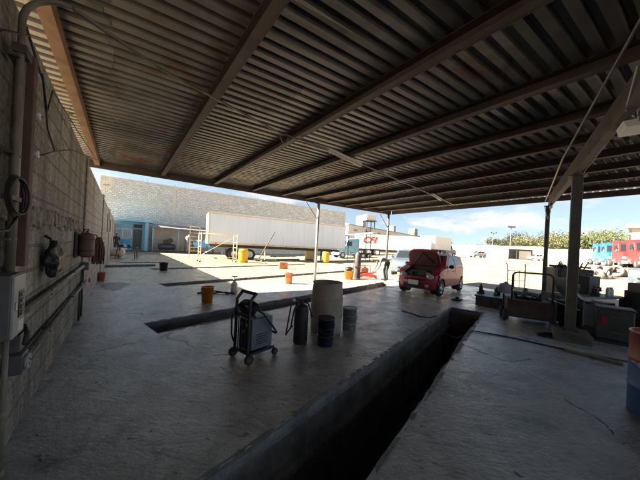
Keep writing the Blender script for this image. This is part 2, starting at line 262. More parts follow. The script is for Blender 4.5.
# ------------------------------------------------------------------ mesh helpers
class MB:
    def __init__(s): s.b = bmesh.new(); s.mi = 0
    def _new(s, vs0):
        for f in s.b.faces:
            pass
    def poly(s, pts):
        f = s.b.faces.new([s.b.verts.new(p) for p in pts]); f.material_index = s.mi; return f
    def box(s, c, d, rz=0.0, M3=None):
        c = Vector(c); T = M3 if M3 else Matrix.Rotation(rz, 3, 'Z')
        v = [s.b.verts.new(c + T @ Vector((x * d[0] / 2, y * d[1] / 2, z * d[2] / 2))) for x in (-1, 1) for y in (-1, 1) for z in (-1, 1)]
        for q in ((0, 1, 3, 2), (4, 6, 7, 5), (0, 4, 5, 1), (2, 3, 7, 6), (0, 2, 6, 4), (1, 5, 7, 3)):
            s.b.faces.new([v[i] for i in q]).material_index = s.mi
        return s
    def bar(s, p0, p1, w, h, up=(0, 0, 1)):
        p0, p1 = Vector(p0), Vector(p1); x = (p1 - p0); L = x.length; x = x / L
        upv = Vector(up)
        if abs(x.dot(upv)) > 0.99: upv = Vector((1, 0, 0))
        y = upv.cross(x).normalized(); z = x.cross(y)
        T = Matrix((x, y, z)).transposed()
        return s.box((p0 + p1) / 2, (L, w, h), M3=T)
    def ring(s, c, x, y, r, seg): return [s.b.verts.new(c + x * (r * math.cos(2 * math.pi * i / seg)) + y * (r * math.sin(2 * math.pi * i / seg))) for i in range(seg)]
    def skin(s, a, b):
        k = len(a)
        for i in range(k):
            f = s.b.faces.new((a[i], a[(i + 1) % k], b[(i + 1) % k], b[i])); f.material_index = s.mi; f.smooth = True
    def cyl(s, p0, p1, r0, r1=None, seg=16, caps=True):
        p0, p1 = Vector(p0), Vector(p1); r1 = r0 if r1 is None else r1
        z = (p1 - p0).normalized(); x = z.orthogonal().normalized(); y = z.cross(x)
        a = s.ring(p0, x, y, r0, seg); b = s.ring(p1, x, y, r1, seg); s.skin(a, b)
        if caps:
            f = s.b.faces.new(a[::-1]); f.material_index = s.mi; f = s.b.faces.new(b); f.material_index = s.mi
        return s
    def tube(s, pts, r, seg=8):
        pts = [Vector(p) for p in pts]; prev = None; x = None
        for i, p in enumerate(pts):
            t = (pts[min(i + 1, len(pts) - 1)] - pts[max(i - 1, 0)]).normalized()
            x = t.orthogonal().normalized() if x is None else (x - t * x.dot(t)).normalized()
            rg = s.ring(p, x, t.cross(x), r, seg)
            if prev: s.skin(prev, rg)
            else: s.b.faces.new(rg[::-1]).material_index = s.mi
            prev = rg
        s.b.faces.new(prev).material_index = s.mi
        return s
    def lathe(s, prof, c=(0, 0, 0), seg=24, close=True, axis=None):
        c = Vector(c); z = Vector(axis).normalized() if axis else Vector((0, 0, 1)); x = z.orthogonal().normalized() if axis else Vector((1, 0, 0)); y = z.cross(x)
        rs = [s.ring(c + z * h, x, y, max(r, 0.0005), seg) for r, h in prof]
        for a, b in zip(rs, rs[1:]): s.skin(a, b)
        if close:
            s.b.faces.new(rs[0][::-1]).material_index = s.mi; s.b.faces.new(rs[-1]).material_index = s.mi
        return s
    def prism(s, pts, off):
        off = Vector(off); a = [s.b.verts.new(p) for p in pts]; b = [s.b.verts.new(Vector(p) + off) for p in pts]; k = len(a)
        s.b.faces.new(a[::-1]).material_index = s.mi; s.b.faces.new(b).material_index = s.mi
        for i in range(k): s.b.faces.new((a[i], a[(i + 1) % k], b[(i + 1) % k], b[i])).material_index = s.mi
        return s
    def ball(s, c, r, sc=(1, 1, 1), seg=12, rings=8):
        c = Vector(c); rs = []
        for j in range(rings + 1):
            th = math.pi * j / rings
            rs.append([s.b.verts.new(c + Vector((sc[0] * r * max(math.sin(th), 0.001) * math.cos(2 * math.pi * i / seg), sc[1] * r * max(math.sin(th), 0.001) * math.sin(2 * math.pi * i / seg), -sc[2] * r * math.cos(th)))) for i in range(seg)])
        for a, b in zip(rs, rs[1:]): s.skin(a, b)
        return s
    def jitter(s, amt, seed=0):
        rg = random.Random(seed)
        for v in s.b.verts: v.co += Vector((rg.uniform(-amt, amt), rg.uniform(-amt, amt), rg.uniform(-amt, amt)))
        return s
    def build(s, name, mats, parent=None, bevel=0.0, seg=2, auto=True):
        bmesh.ops.recalc_face_normals(s.b, faces=s.b.faces[:])
        me = bpy.data.meshes.new(name); s.b.to_mesh(me); s.b.free()
        for k in (mats if isinstance(mats, (list, tuple)) else [mats]): me.materials.append(M[k] if isinstance(k, str) else k)
        o = bpy.data.objects.new(name, me); C.objects.link(o)
        if parent: o.parent = parent
        if bevel:
            b = o.modifiers.new('bevel', 'BEVEL'); b.width = bevel; b.segments = seg; b.limit_method = 'ANGLE'; b.angle_limit = R(35)
        return o

def tag(o, label=None, cat=None, group=None, kind=None):
    if label: o['label'] = label
    if cat: o['category'] = cat
    if group: o['group'] = group
    if kind: o['kind'] = kind
    return o
def thing(name, loc, rz, label, cat, group=None):
    o = bpy.data.objects.new(name, None); C.objects.link(o); o.empty_display_size = 0.2
    o.location = loc; o.rotation_euler = (0, 0, rz); return tag(o, label, cat, group)
def dup(root, loc=None, rz=None, label=None, group=None):
    def cp(o, par):
        c = o.copy(); C.objects.link(c)
        if par: c.parent = par
        for ch in list(kids.get(o.name, ())): cp(ch, c)
        return c
    kids = {}
    for o in list(C.objects):
        if o.parent: kids.setdefault(o.parent.name, []).append(o)
    r = cp(root, None)
    if loc is not None: r.location = loc
    if rz is not None: r.rotation_euler = (0, 0, rz)
    if label: r['label'] = label
    if group: r['group'] = group
    return r
def rz_of(d): return math.atan2(d[1], d[0])
AZU = rz_of(uD)

# ------------------------------------------------------------------ ground and slab
A0, A1, N0, N1 = -14.0, 27.0, -0.70, 13.3
PITS = [(-1.50, -0.73, -3.0, 7.9), (-5.10, -4.42, 1.5, 11.2), (-9.30, -8.65, 3.1, 15.0), (-14.2, -13.55, 4.3, 15.6), (-18.1, -17.4, 3.95, 6.3)]
b = bmesh.new(); b.faces.new([b.verts.new(p) for p in (an(A0, N0), an(A0, N1), an(A1, N1), an(A1, N0))])
for v0, v1, u0, u1 in PITS:
    for co_, no_ in ((uv(u0, v0), uD), (uv(u1, v0), uD), (uv(u0, v0), vD), (uv(u0, v1), vD)):
        bmesh.ops.bisect_plane(b, geom=b.verts[:] + b.edges[:] + b.faces[:], plane_co=co_, plane_no=no_, dist=1e-5)
bmesh.ops.delete(b, geom=[f for f in b.faces if any(v0 < f.calc_center_median().dot(vD) < v1 and u0 < f.calc_center_median().dot(uD) < u1 for v0, v1, u0, u1 in PITS)], context='FACES')
for f in b.faces:
    f.normal_update()
    if f.normal.z < 0: f.normal_flip()
for p, q in ((an(A0, N1), an(A1, N1)), (an(A1, N1), an(A1, N0)), (an(A1, N0), an(A0, N0)), (an(A0, N0), an(A0, N1))):
    b.faces.new([b.verts.new(x) for x in (p, q, q - Vector((0, 0, .2)), p - Vector((0, 0, .2)))])
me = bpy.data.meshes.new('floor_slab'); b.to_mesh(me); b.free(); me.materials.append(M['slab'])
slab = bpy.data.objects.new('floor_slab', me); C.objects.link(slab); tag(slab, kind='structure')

def lines(a, lo, hi, inner):
    v = list(inner); s = 2.0; x = inner[-1]
    while x < hi: x += s; v.append(x); s *= 1.09 if x > 60 else 1.0
    s = 2.0; x = inner[0]
    while x > lo: x -= s; v.insert(0, x); s *= 1.12 if x < -20 else 1.0
    return v
la = lines(0, -500, 900, [A0] + [A0 + (A1 - A0) * i / 16 for i in range(1, 16)] + [A1]); ln = lines(0, -500, 900, [N0] + [N0 + (N1 - N0) * i / 6 for i in range(1, 6)] + [N1])
b = bmesh.new(); grid = {}
rg = random.Random(3)
for i, a in enumerate(la):
    for j, n in enumerate(ln):
        p = an(a, n); z = gz(p.x, p.y)
        if not (A0 - .1 <= a <= A1 + .1 and N0 - .1 <= n <= N1 + .1): z += rg.uniform(-0.02, 0.02)
        grid[i, j] = b.verts.new((p.x, p.y, z))
for i in range(len(la) - 1):
    for j in range(len(ln) - 1):
        if A0 <= (la[i] + la[i + 1]) / 2 <= A1 and N0 <= (ln[j] + ln[j + 1]) / 2 <= N1: continue
        f = b.faces.new((grid[i, j], grid[i, j + 1], grid[i + 1, j + 1], grid[i + 1, j])); f.smooth = True
bmesh.ops.recalc_face_normals(b, faces=b.faces[:])
me = bpy.data.meshes.new('ground'); b.to_mesh(me); b.free(); me.materials.append(M['dirt'])
if me.polygons[0].normal.z < 0: me.flip_normals()
g = bpy.data.objects.new('ground', me); C.objects.link(g); tag(g, kind='structure')

PIT_LABELS = ['long open inspection pit in the foreground, running from the front edge towards the red car',
              'inspection pit behind the big rusty drum and welding cart', 'third inspection pit out in the yard, beyond the orange bucket by the drum',
              'narrow pit beside the black bucket, on the sunlit yard', 'short dark pit nearest the blue office, beside the left wall']
for k, (v0, v1, u0, u1) in enumerate(PITS):
    t = thing('inspection_pit', uv((u0 + u1) / 2, (v0 + v1) / 2), AZU, PIT_LABELS[k], 'pit', 'inspection pits in the concrete floor')
    L, w, D = u1 - u0, v1 - v0, 1.35
    m_ = MB()
    x0, x1, y0, y1 = -L / 2, L / 2, -w / 2, w / 2
    for q in (((x0, y0), (x1, y0)), ((x1, y0), (x1, y1)), ((x1, y1), (x0, y1)), ((x0, y1), (x0, y0))):
        (ax, ay), (bx, by) = q; m_.poly([(ax, ay, -0.002), (bx, by, -0.002), (bx, by, -D), (ax, ay, -D)])
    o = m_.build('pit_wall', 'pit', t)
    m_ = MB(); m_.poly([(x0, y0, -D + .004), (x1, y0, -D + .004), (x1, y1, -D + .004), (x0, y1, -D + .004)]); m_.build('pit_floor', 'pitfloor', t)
    rgp = random.Random(50 + k)
    def lip(p, q, inn, name, mk):
        d = q - p; n_ = max(4, int(d.length / 0.07)); d /= n_; m_ = MB(); prev = None; w_ = 0.025
        for i in range(n_ + 1):
            w_ = min(0.05, max(0.006, w_ + rgp.uniform(-.012, .012))); c_ = p + d * i + Vector((0, 0, rgp.uniform(-.004, .005) + .002))
            if rgp.random() < .06: w_ = 0.004
            cur = [m_.b.verts.new(c_ - inn * .03), m_.b.verts.new(c_ + inn * w_ + Vector((0, 0, -.004))), m_.b.verts.new(c_ + inn * (w_ * .7) + Vector((0, 0, -.07))), m_.b.verts.new(c_ + inn * .001 + Vector((0, 0, -.12)))]
            if prev:
                for j in range(3): m_.b.faces.new((prev[j], prev[j + 1], cur[j + 1], cur[j]))
            prev = cur
        return m_.build(name, mk, t)
    Z = 0.0
    lip(Vector((x0, y0, Z)), Vector((x1, y0, Z)), Vector((0, 1, 0)), 'rim', 'lip'); lip(Vector((x0, y1, Z)), Vector((x1, y1, Z)), Vector((0, -1, 0)), 'rim', 'lip')
    lip(Vector((x1, y0, Z)), Vector((x1, y1, Z)), Vector((-1, 0, 0)), 'rim', 'lip')
    if k == 0:
        m_ = MB()
        for s_ in (-1, 1): m_.box((0.3, s_ * (w / 2 - 0.035), -0.42), (L - 1, 0.065, 0.05))
        m_.build('ledge', 'pit', t)

# ------------------------------------------------------------------ left block wall
WN = -0.557
wall = thing('block_wall', an(0, WN - 0.09), AZW, 'long soot-stained concrete block wall running along the left side', 'wall')
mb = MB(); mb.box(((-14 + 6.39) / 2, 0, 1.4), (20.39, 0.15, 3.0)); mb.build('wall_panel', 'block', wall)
mb = MB(); mb.box(((6.61 + 36) / 2, 0, 1.42), (36 - 6.61, 0.15, 2.96)); o = mb.build('wall_panel', block_mat('daylit_block', (0.44, 0.40, 0.35), (0.37, 0.33, 0.29), (0.28, 0.25, 0.22), (0.24, 0.20, 0.17)), wall); o['label'] = 'paler stretch of block wall outside the roof'  # outdoor light on this stretch is put into its paler block colours
for a_ in (-3.0, 6.5, 12.0, 18.0, 24.0, 30.0):
    mb = MB(); mb.box((a_, 0.0, 1.45), (0.2, 0.20, 3.06)); mb.build('pilaster', 'beamconc', wall, 0.008)
mb = MB()
rg = random.Random(5)
for i in range(226):                                               # ragged bed of squeezed-out mortar half way up
    a_ = -5 + i * 0.049
    if -3.12 < a_ < -2.88: continue
    mb.box((a_, -0.081, 1.63 + rg.uniform(-0.03, 0.03)), (0.05, 0.012 + rg.uniform(0, 0.02), 0.09 + rg.uniform(0, 0.08)), rg.uniform(-.25, .25))
mb.build('bond_beam', 'beamconc', wall, 0.006)
for a_, b_ in ((19.6, 0.7), (16.0, 0.9)):
    mb = MB(); mb.box((a_, -0.085, 2.1), (0.5, 0.03, b_)); mb.build('vent_slot', 'dark', wall)

# things on the left wall (local: x along wall, -y into the shed)
def onwall(a, off, z): return an(a, WN + off, z)
t = thing('conduit_pipe', onwall(2.25, 0.055, 0), AZW, 'grey vertical steel conduit climbing the left wall and bending under the roof', 'pipe')
p = [(0, 0, 1.2), (0, 0, 2.0), (0, 0, 2.72)]
for i in range(1, 9):
    th = R(i * 11.25); p.append((0.0, -0.2 * (1 - math.cos(th)), 2.72 + 0.2 * math.sin(th)))
e0 = onwall(2.25, 0.055, 0)
Rw = Matrix.Rotation(-AZW, 3, 'Z')
def tolocal(P): return Rw @ (Vector(P) - e0)
mb = MB(); mb.tube(p, 0.016, 12); mb.tube([p[-1], tolocal((-1.91, 2.78, 3.40)), tolocal((-0.74, 4.31, 3.40))], 0.015, 8); mb.build('pipe', 'conduit', t)
mb = MB(); mb.tube([(0.09, 0.01, 1.2), (0.09, 0.01, 2.62)], 0.014, 8); mb.build('thin_pipe', 'galv', t)
for z in (1.45, 1.95, 2.5):
    mb = MB(); mb.box((0.03, 0.02, z), (0.14, 0.05, 0.02)); mb.build('clamp', 'dark', t, 0.004)
mb = MB(); mb.box((0.03, 0.0, 2.55), (0.11, 0.06, 0.05)); mb.build('junction_clamp', 'dark', t, 0.006)
t = thing('iron_channel', onwall(2.47, 0.04, 0), AZW, 'dark red-brown iron channel fixed upright beside the grey conduit', 'channel')
mb = MB(); mb.box((0, 0, 1.95), (0.07, 0.075, 1.35)); mb.build('channel', 'brownpipe', t, 0.006)
for z in (1.25, 2.64):
    mb = MB(); mb.box((0, 0.03, z), (0.12, 0.012, 0.06)); mb.build('fixing_plate', 'dark', t)

t = thing('breaker_box', onwall(2.155, 0.0, 0.91), AZW, 'grey metal breaker box with a dark switch window on the left wall', 'breaker box')
mb = MB(); mb.box((0, -0.055, 0.175), (0.205, 0.11, 0.35)); mb.build('enclosure', 'grey', t, 0.006)
mb = MB(); mb.box((0, -0.115, 0.175), (0.20, 0.012, 0.34)); mb.build('cover', 'greylight', t, 0.003)
mb = MB(); mb.box((0.02, -0.1225, 0.18), (0.09, 0.005, 0.15)); mb.build('switch_window', 'blackgloss', t)
for k in range(4):
    mb = MB(); mb.box((0.02, -0.127, 0.125 + k * 0.036), (0.045, 0.008, 0.02)); mb.build('breaker_switch', 'grey', t)
mb = MB(); mb.box((0.03, -0.1225, 0.055), (0.08, 0.004, 0.065)); mb.build('paper_label', 'white', t)
mb = MB(); mb.box((-0.08, -0.124, 0.18), (0.014, 0.010, 0.045)); mb.build('latch', 'chrome', t, 0.002)
t = thing('drain_pipe', onwall(2.33, 0.04, 0), AZW, 'beige plastic pipe rising from the floor below the breaker box', 'pipe')
mb = MB(); mb.cyl((0, 0, 0.0), (0, 0, 0.93), 0.013, seg=14); mb.build('pipe', 'pvc', t)
for z in (0.0, 0.36):
    mb = MB(); mb.cyl((0, 0, z), (0, 0, z + .055), 0.017, seg=14); mb.build('coupling', 'pvc', t)
t = thing('socket_box', onwall(2.55, 0.0, 0.56), AZW, 'round-faced grey socket box low on the left wall under the breaker box', 'socket')
mb = MB(); mb.box((0, -0.04, 0.06), (0.13, 0.08, 0.13)); mb.build('box', 'grey', t, 0.006)
mb = MB(); mb.cyl((0, -0.08, 0.06), (0, -0.10, 0.06), 0.05, seg=20); mb.build('socket_face', 'greylight', t)
mb = MB()
for k in range(3): mb.cyl((0.02 * math.cos(k * 2.1), -0.095, 0.06 + 0.02 * math.sin(k * 2.1)), (0.02 * math.cos(k * 2.1), -0.103, 0.06 + 0.02 * math.sin(k * 2.1)), 0.007, seg=8)
mb.build('contact_hole', 'black', t)
mb = MB(); mb.box((-0.01, -0.035, 0.20), (0.10, 0.06, 0.11)); mb.build('junction_box', 'grey', t, 0.006)
mb = MB(); mb.tube([(-0.02, -0.04, 0.25), (-0.03, -0.075, 0.31), (-0.10, -0.10, 0.28), (-0.14, -0.1, 0.215)] , 0.014); mb.build('cable_loop', 'black', t)
for z, lab, k in ((0.93, 'upper beige pipe running level along the left wall', 'pvc'), (0.575, 'lower grey pipe running level along the left wall near the floor', 'conduit')):
    t = thing('wall_pipe', onwall(4.9, 0.035, z), AZW, lab, 'pipe', 'level pipes on the left wall')
    mb = MB(); mb.cyl((-2.2, 0, 0), (1.95, 0, 0), 0.024, seg=12); mb.build('pipe', k, t)
    for x in (-1.4, 0.1, 1.5):
        mb = MB(); mb.box((x, 0.005, 0), (0.03, 0.055, 0.06)); mb.build('clip', 'dark', t)
t = thing('riser_pipe', onwall(6.28, 0.03, 0), AZW, 'thin dark riser with two valves standing by the wall pilaster', 'pipe')
mb = MB(); mb.cyl((0, 0, 0), (0, 0, 1.0), 0.016, seg=8); mb.cyl((-0.32, 0.0, 0.0), (-0.32, 0.0, 0.62), 0.014, seg=8); mb.cyl((-0.34, 0.0, 0.62), (0.08, 0.0, 0.62), 0.014, seg=8); mb.build('pipe', 'dark', t)
mb = MB(); mb.box((0, -0.03, 0.92), (0.14, 0.1, 0.14)); mb.build('valve_body', 'grey', t, 0.01)
mb = MB(); mb.lathe([(0.02, 0), (0.045, 0.005), (0.045, 0.02), (0.02, 0.025)], (0, -0.08, 0.66), 12, axis=(0, -1, 0)); mb.build('valve_wheel', 'redpaint', t)

t = thing('weed', onwall(4.55, -0.09, 2.90), AZW, 'small yellow-green weed sprouting on top of the left wall under the roof edge', 'weed')
mb = MB(); rg = random.Random(77)
for k in range(60):
    p_ = Vector((rg.gauss(0, .10), rg.gauss(0, .05), abs(rg.gauss(.09, .07)))); x = Vector((rg.gauss(0, 1), rg.gauss(0, 1), rg.gauss(0, .6))).normalized(); y = x.orthogonal().normalized(); s_ = .035
    mb.poly([p_ - x * s_, p_ + y * s_ * .5, p_ + x * s_, p_ - y * s_ * .5])
mb.build('leaves', mat('weed_leaf', (0.22, 0.30, 0.03), (0.30, 0.36, 0.05), .6, 0, 8), t)
mb = MB()
for k in range(7): mb.tube([(0, 0, 0), (rg.gauss(0, .04), rg.gauss(0, .02), .08), (rg.gauss(0, .1), rg.gauss(0, .04), .17)], .004, 5)
mb.build('stem', 'bark', t)

# black bag, tank and fibre bundle on the wall
t = thing('plastic_bag', onwall(3.45, 0.01, 1.12), AZW, 'crumpled black plastic bag hanging on the left wall', 'bag')
mb = MB(); rg = random.Random(11)
mb.ball((0, -0.05, 0.13), 0.135, (1.25, 0.42, 1.1), 28, 20)
for v in mb.b.verts:
    d = v.co - Vector((0, -0.05, 0.13)); k = 1 + 0.16 * math.sin(d.x * 42 + d.z * 16) + 0.10 * math.sin(d.z * 45 - d.x * 20) + rg.uniform(-.05, .05)
    v.co = Vector((0, -0.05, 0.13)) + d * k
    v.co.y = min(v.co.y, 0.02)
mb.build('bag', 'bag', t)
mb = MB(); mb.tube([(0, -0.03, 0.26), (0.01, -0.02, 0.32), (0, 0.02, 0.35)], 0.012); mb.build('knot', 'bag', t)
t = thing('air_tank', onwall(5.55, 0.115, 1.13), AZW, 'rusty brown upright tank mounted on the left wall', 'tank')
mb = MB(); mb.lathe([(0.05, 0), (0.09, 0.02), (0.10, 0.05), (0.10, 0.34), (0.085, 0.38), (0.04, 0.40), (0.02, 0.40), (0.02, 0.43)], (0, 0, 0), 20); mb.build('tank', 'tankbrown', t)
mb = MB(); mb.box((-0.05, 0.105, 0.2), (0.3, 0.02, 0.4)); mb.box((0, 0.09, 0.1), (0.06, 0.04, 0.03)); mb.box((0, 0.09, 0.3), (0.06, 0.04, 0.03)); mb.build('bracket', 'dark', t)
mb = MB()
for z in (0.10, 0.29): mb.cyl((0, 0, z), (0, 0, z + 0.02), 0.103, seg=20)
mb.build('strap', 'dark', t)
mb = MB(); mb.tube([(0, 0, 0.42), (0.02, -0.02, 0.46), (0.1, 0.03, 0.46), (0.14, 0.09, 0.36), (0.15, 0.10, 0.1)], 0.008); mb.build('hose', 'black', t)
t = thing('fibre_bundle', onwall(8.0, 0.13, 0.80), AZW, 'shaggy brown bundle of rope hanging on the wall beyond the rusty tank', 'rope')
mb = MB(); rg = random.Random(4)
for k in range(70):
    th = rg.uniform(0, 6.28); r_ = rg.uniform(0.03, 0.16); x = 1.25 * r_ * math.cos(th); y = 0.7 * r_ * math.sin(th)
    top = 0.62 + rg.uniform(-.06, .04)
    mb.tube([(x * .35, y * .35, top), (x, y, top - 0.15), (x * 1.15 + rg.uniform(-.02, .02), y * 1.1, 0.3), (x * 0.9 + rg.uniform(-.05, .05), y, rg.uniform(0.0, 0.14))], 0.012, 5)
mb.build('strands', 'rope', t)
mb = MB(); mb.tube([(0, 0, 0.6), (0.0, 0.05, 0.7), (0, 0.14, 0.72)], 0.012); mb.build('hanger', 'dark', t)
t = thing('cable_coil', onwall(2.22, 0.05, 1.70), AZW, 'coil of black cable hung on the left wall beside the conduit', 'cable')
mb = MB(); 
for k in range(3):
    mb.tube([((0.15 + k * 0.012) * math.cos(i * 0.314 + k), -0.02 - 0.010 * k, (0.115 - .006 * k) * math.sin(i * 0.314 + k)) for i in range(21)], 0.006)
mb.build('coil', 'black', t)
mb = MB(); mb.box((-0.06, -0.02, -0.02), (0.16, 0.04, 0.025)); mb.tube([(0.1, -0.03, -0.07), (-.1, -0.02, -0.2), (-.4, 0, -.22)], 0.008); mb.build('tail', 'black', t)
for a_, z, lab in ((2.74, 2.62, 'uppermost white porcelain insulator on the left wall'), (2.79, 2.36, 'middle white porcelain insulator on the left wall'), (2.80, 2.08, 'lowest white porcelain insulator on the left wall')):
    t = thing('insulator', onwall(a_, 0.0, z), AZW, lab, 'insulator', 'white insulators on the left wall')
    mb = MB(); mb.lathe([(0.012, 0), (0.028, 0.006), (0.028, 0.02), (0.016, 0.026), (0.028, 0.034), (0.028, 0.046), (0.012, 0.05)], (0, 0, 0), 14, axis=(0, -1, 0)); mb.build('porcelain', 'white', t)
    mb = MB(); mb.cyl((0, 0, 0), (0, -0.06, 0), 0.006, seg=8); mb.build('bolt', 'dark', t)
t = thing('wall_cable', onwall(0, 0.03, 0), AZW, 'slack black wires strung along the upper left wall past the insulators', 'wire')
mb = MB()
mb.tube([(2.3, -0.03, 2.72), (2.74, -0.03, 2.60), (3.0, -0.02, 2.34), (3.3, -0.02, 2.24), (4.2, -0.02, 2.50), (6.1, -.12, 2.86)], 0.006, 6)
mb.tube([(2.80, -0.03, 2.08), (3.3, -0.02, 2.24)], 0.005, 6)
mb.tube([(2.6, -0.05, 2.6), (2.9, -0.03, 2.45), (3.1, -.02, 2.7), (4.5, -.03, 2.82), (6.0, -.1, 2.88)], 0.005, 6)
mb.tube([(1.6, -0.03, 2.2), (2.0, -0.02, 2.5), (2.35, -0.03, 2.7)], 0.007, 6)
mb.build('wire', 'black', t)

# ------------------------------------------------------------------ shed roof
RB = Vector((0.8536, 0.521, 0)); RC = Vector((3.62, 13.25, 0))       # rib direction, far right corner
ZS, ZP = 3.62, 3.47                                                # underside of sheets, underside of purlins
def rf(s, t, z): return RC + aD * s + RB * t + Vector((0, 0, z))       # s <= 0 towards the camera along the wall, t <= 0 towards the wall
TW = -13.15
SB = -12.6
roof = thing('shed_roof', (0, 0, 0), 0, 'low corrugated metal roof on dark steel purlins over the workshop', 'roof')
mb = MB(); s = 0.25; P = []
pitch = 0.16
while s > SB:
    P += [(s, 0.0), (s - 0.078, 0.0), (s - 0.09, 0.06), (s - 0.148, 0.06)]; s -= pitch
ts = [TW, -11.8, -10.5, -9.3, -8.2, -7.1, -6.0, -4.5, -3.0, -1.4, 0.3]
rows = []
for k, (s_, z) in enumerate(P):
    rows.append([mb.b.verts.new(rf(s_ + .006 * math.sin(k * .9 + t_), t_, ZS + z + .004 * math.sin(k * .37 + t_ * 1.7) + .003 * math.sin(k * 1.3 + 2 * t_))) for t_ in ts])
rgs = random.Random(23); sel = {}
for k, (a_, b_) in enumerate(zip(rows, rows[1:])):
    for j in range(len(ts) - 1):
        key = (k // 24, j // 3); sel.setdefault(key, rgs.choice((0, 0, 1, 2)))
        mb.b.faces.new((a_[j], a_[j + 1], b_[j + 1], b_[j])).material_index = sel[key]
o = mb.build('corrugated_sheet', ['sheet', 'sheetb', 'sheetc'], roof); sd = o.modifiers.new('thick', 'SOLIDIFY'); sd.thickness = 0.003; sd.offset = 1
mb = MB(); rg = random.Random(19); rows = []
for k, (s_, z) in enumerate(P):
    if k % 4 == 0: e_ = -11.35 + rg.uniform(-.05, .05)
    rows.append([mb.b.verts.new(rf(s_, t_, ZS + z - 0.007)) for t_ in (TW - .02, e_ - 1.2, e_)])
for a_, b_ in zip(rows, rows[1:]):
    for j in range(2): mb.b.faces.new((a_[j], a_[j + 1], b_[j + 1], b_[j]))
o = mb.build('lapped_sheet', 'sheet', roof); sd = o.modifiers.new('thick', 'SOLIDIFY'); sd.thickness = 0.003; sd.offset = 1
for k, n_ in enumerate((-0.62, 0.97, 2.49, 3.83, 5.0, 6.06, 7.13, 8.14, 9.17, 10.30)):
    t_ = (n_ - nD.dot(RC)) / nD.dot(RB)
    mb = MB(); w, h = (0.11, 0.146)
    mb.box(rf((SB + 0.02) / 2, t_, (ZP + ZS) / 2 - 0.003), (abs(SB), 0.006 if k else w, h), AZW)
    if k:
        for z in (ZP + 0.004, ZS - 0.006):
            p0 = rf(-0.06, t_, z) - nD * 0.04; p1 = rf(SB + .1, t_, z) - nD * 0.04; mb.bar(p0, p1, w, 0.006)
    o = mb.build('purlin', 'purlin' if k else 'rustbeam', roof)
    if k == 0: o['label'] = 'orange rusty purlin beside the left wall'
mb = MB(); mb.bar(rf(0.02, -12.5, ZP + 0.04), rf(0.02, 0.05, ZP + 0.04), 0.07, 0.2); mb.build('fascia_beam', 'purlin', roof, 0.006)
mb = MB(); mb.bar(rf(-0.03, 0.1, ZP + 0.04), rf(SB, 0.1, ZP + 0.04), 0.05, 0.18); mb.build('edge_beam', 'purlin', roof, 0.006)
# main girder on the column and the outer post
g0, g1 = Vector((7.0, 7.75, 0)), Vector((0.9, -0.4, 0)); gd = (g1 - g0).normalized(); gn = Vector((-gd.y, gd.x, 0))
mb = MB()
gz0 = Vector((0, 0, 3.30))
mb.bar(g0 + gz0, g1 + gz0, 0.012, 0.26); mb.bar(g0 + gn * .045 + Vector((0, 0, 3.435)), g1 + gn * .045 + Vector((0, 0, 3.435)), 0.10, 0.012); mb.bar(g0 + gn * .045 + Vector((0, 0, 3.163)), g1 + gn * .045 + Vector((0, 0, 3.163)), 0.10, 0.012)
mb.build('girder', 'girder', roof, 0.003)

# posts
def post(loc, h, r, label, mk, braces, square=False):
    t = thing('steel_post', loc, AZU, label, 'post', 'steel posts holding the shed roof')
    mb = MB()
    if square: mb.box((0, 0, h / 2), (r * 2, r * 2, h))
    else: mb.cyl((0, 0, 0), (0, 0, h), r, seg=16)
    mb.build('shaft', mk, t, 0.008 if square else 0)
    mb = MB(); mb.box((0, 0, 0.008), (r * 4, r * 4, 0.016)); mb.build('base_plate', 'dark', t)
    mb = MB(); mb.box((0, 0, h - 0.01), (r * 3.4, r * 3.4, 0.016)); mb.build('cap_plate', 'dark', t)
    if braces:
        mb = MB()
        for d in braces: mb.tube([(0, 0, h - 0.75), (d[0] * .6, d[1] * .6, h - 0.02)], 0.014, 6)
        mb.build('brace', 'dark', t)
    return t
pc = rf(0.0, -0.1, 0); post((pc.x, pc.y, 0), ZP - .06, 0.055, 'slim orange-brown post at the far corner of the roof', 'post', [(-.9, .4)])
pm = rf(0.0, -4.42, 0); post((pm.x, pm.y, 0), ZP - .06, 0.06, 'slim pale post near the middle of the far roof edge', 'bluegreypost', [(-.9, .4)])
post((7.0, 7.75, 0), 3.15, 0.055, 'slim grey pipe post at the outer end of the girder', 'post', None)
post((4.93, 4.86, 0.0), 3.15, 0.075, 'thick square steel column on a concrete footing, right of centre', 'post', None, True)
t = thing('concrete_footing', (4.80, 4.70, 0), AZU, 'worn concrete block round the foot of the thick column', 'footing')
mb = MB()
for c, d in (((0.30, 0, 0.08), (0.22, 0.52, 0.16)), ((-0.10, 0, 0.08), (0.22, 0.52, 0.16)), ((0.10, 0.175, 0.08), (0.175, 0.16, 0.159)), ((0.10, -0.175, 0.08), (0.175, 0.16, 0.159))): mb.box(c, d)
mb.build('block', M['pit'], t, 0.012)

